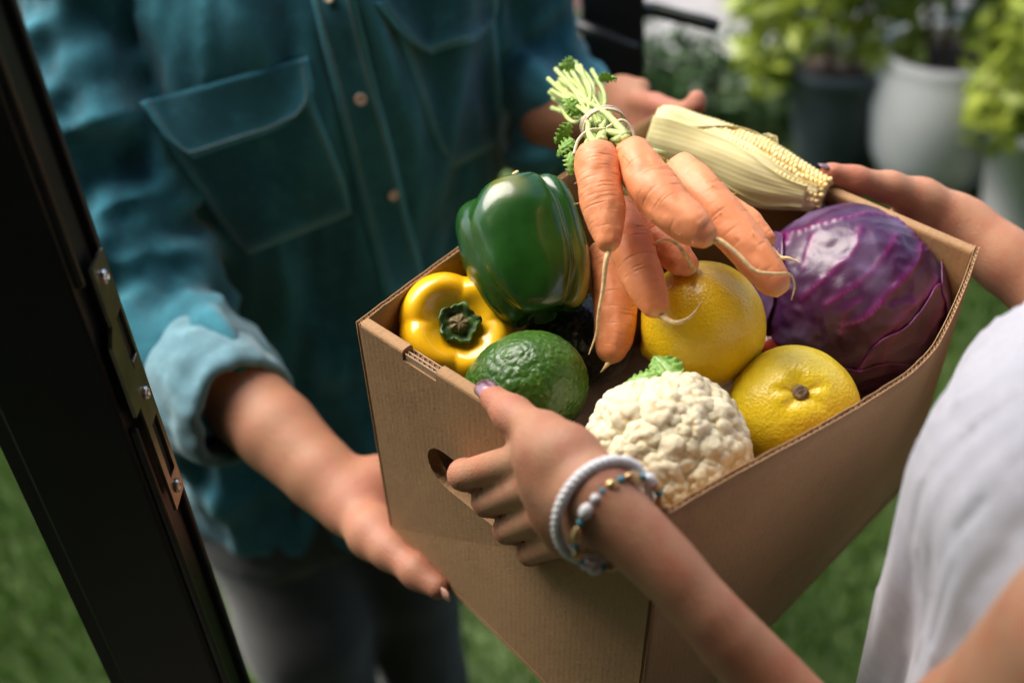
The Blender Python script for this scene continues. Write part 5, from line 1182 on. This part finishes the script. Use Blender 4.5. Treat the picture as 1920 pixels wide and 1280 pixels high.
fmn.chain([P(672, 962, .930), P(702, 1000, .905), P(732, 1030, .885), P(785, 1072, .862), P(822, 1100, .848)], [.021, .0205, .0150, .0122, .0098], .010); fmn.ell(P(782, 1068, .862), [.0130] * 3, None, .004)
Va, Qa = finish(fmn, 3)
wrN = P(1128, 214, 1.125); fmf = field_for([P(960, 240, 1.32), wrN, P(1320, 180, .96), P(1250, 260, 1.0)], .06, .0034)
fmf.chain([P(975, 232, 1.31), P(1050, 225, 1.21), wrN], [.046, .041, .028], .012)
mcf = [(P(1170, 188, 1.062), P(1228, 196, 1.015), P(1278, 214, .985), P(1305, 198, .975)), (P(1178, 205, 1.058), P(1232, 222, 1.02), P(1275, 240, .995), P(1300, 245, .98)), (P(1180, 222, 1.058), P(1228, 242, 1.025), P(1262, 262, 1.0), P(1285, 270, .985)), (P(1176, 240, 1.06), P(1218, 262, 1.03), P(1248, 280, 1.01), P(1265, 288, 1.0))]
for q in mcf: fmf.cone(P(1142, 212, 1.10), q[0], .020, .0132, .012); fmf.chain(list(q), [.0115, .0105, .0098, .0090], .004)
fmf.cone(P(1305, 198, .975), P(1306, 186, .974), .009, .0085, .003)
fmf.chain([P(1145, 195, 1.10), P(1165, 172, 1.075), P(1200, 168, 1.05)], [.017, .014, .011], .01); Vm2, Qm2 = finish(fmf, 2)
fbz = Field(C1 - [.22, .22, .3], C1 + [.22, .22, .62], .009)
ctr = np.array([*cen(np.array(z_sh))[:2], 0]); Zm = lambda z: ctr + np.array([0, 0, z]); fbz.cone(C1 - [0, 0, .15], Zm(z_sh - .06), .10, .10, .03); fbz.cone(Zm(z_sh - .04) - sm * .13, Zm(z_sh - .04) + sm * .13, .05, .05, .04); fbz.cone(Zm(z_sh - .02), Zm(z_sh + .10) + fm * .02, .062, .058, .03)
hm = Zm(z_sh + .20) + fm * .035; Rm_ = np.stack([sm, fm, [0, 0, 1]], 1); fbz.ell(hm, [.078, .098, .115], Rm_, .02); fbz.ell(hm + fm * .03 - [0, 0, .065], [.060, .066, .065], Rm_, .03); fbz.cone(hm + fm * .094 + [0, 0, .012], hm + fm * .112 - [0, 0, .028], .008, .013, .012)
for s in (-1, 1): fbz.ell(hm + sm * .08 * s - fm * .012, [.012, .019, .032], Rm_, .008); fbz.ell(hm + sm * .034 * s + fm * .090 + [0, 0, .012], [.013, .01, .009], Rm_, .006, True)
fbz.ell(hm + fm * .098 - [0, 0, .06], [.024, .008, .006], Rm_, .006); Vx, Qx = finish(fbz, 2)
V = np.concatenate([Va, Vm2, Vx]); Q = np.concatenate([Qa, Qm2 + len(Va), Qx + len(Va) + len(Vm2)]); bl = np.zeros(len(V))
for c0, r_, s_ in ((P(700, 940, .93), .035, .5), (P(785, 1072, .862), .018, .6), (P(825, 1100, .848), .014, .6), (P(715, 1015, .89), .025, .4), (P(1230, 200, 1.01), .03, .7), (P(1305, 195, .97), .02, .7)): bl = np.maximum(bl, s_ * np.exp(-((V - c0) ** 2).sum(1) / r_ ** 2))
obj('body', V, Q, M('skin_man'), man, True, {'blush': bl})
add_nail(Va, Qa, P(822, 1100, .848), P(785, 1072, .862), dirI(.15, .55, -.80), .0072, .0068, .0100, M('nail'), man, .45)
fhm = Field(hm - [.16, .16, .16], hm + [.16, .16, .16], .007); fhm.ell(hm - fm * .012 + [0, 0, .022], [.086, .104, .108], Rm_, .01); fhm.ell(hm + fm * .085 - [0, 0, .055], [.11, .085, .115], Rm_, .01, True); fhm.ell(hm - [0, 0, .12], [.12, .13, .07], Rm_, .01, True); Vh, Qh = finish(fhm, 2); obj('hair', Vh, Qh, M('hair'), man)
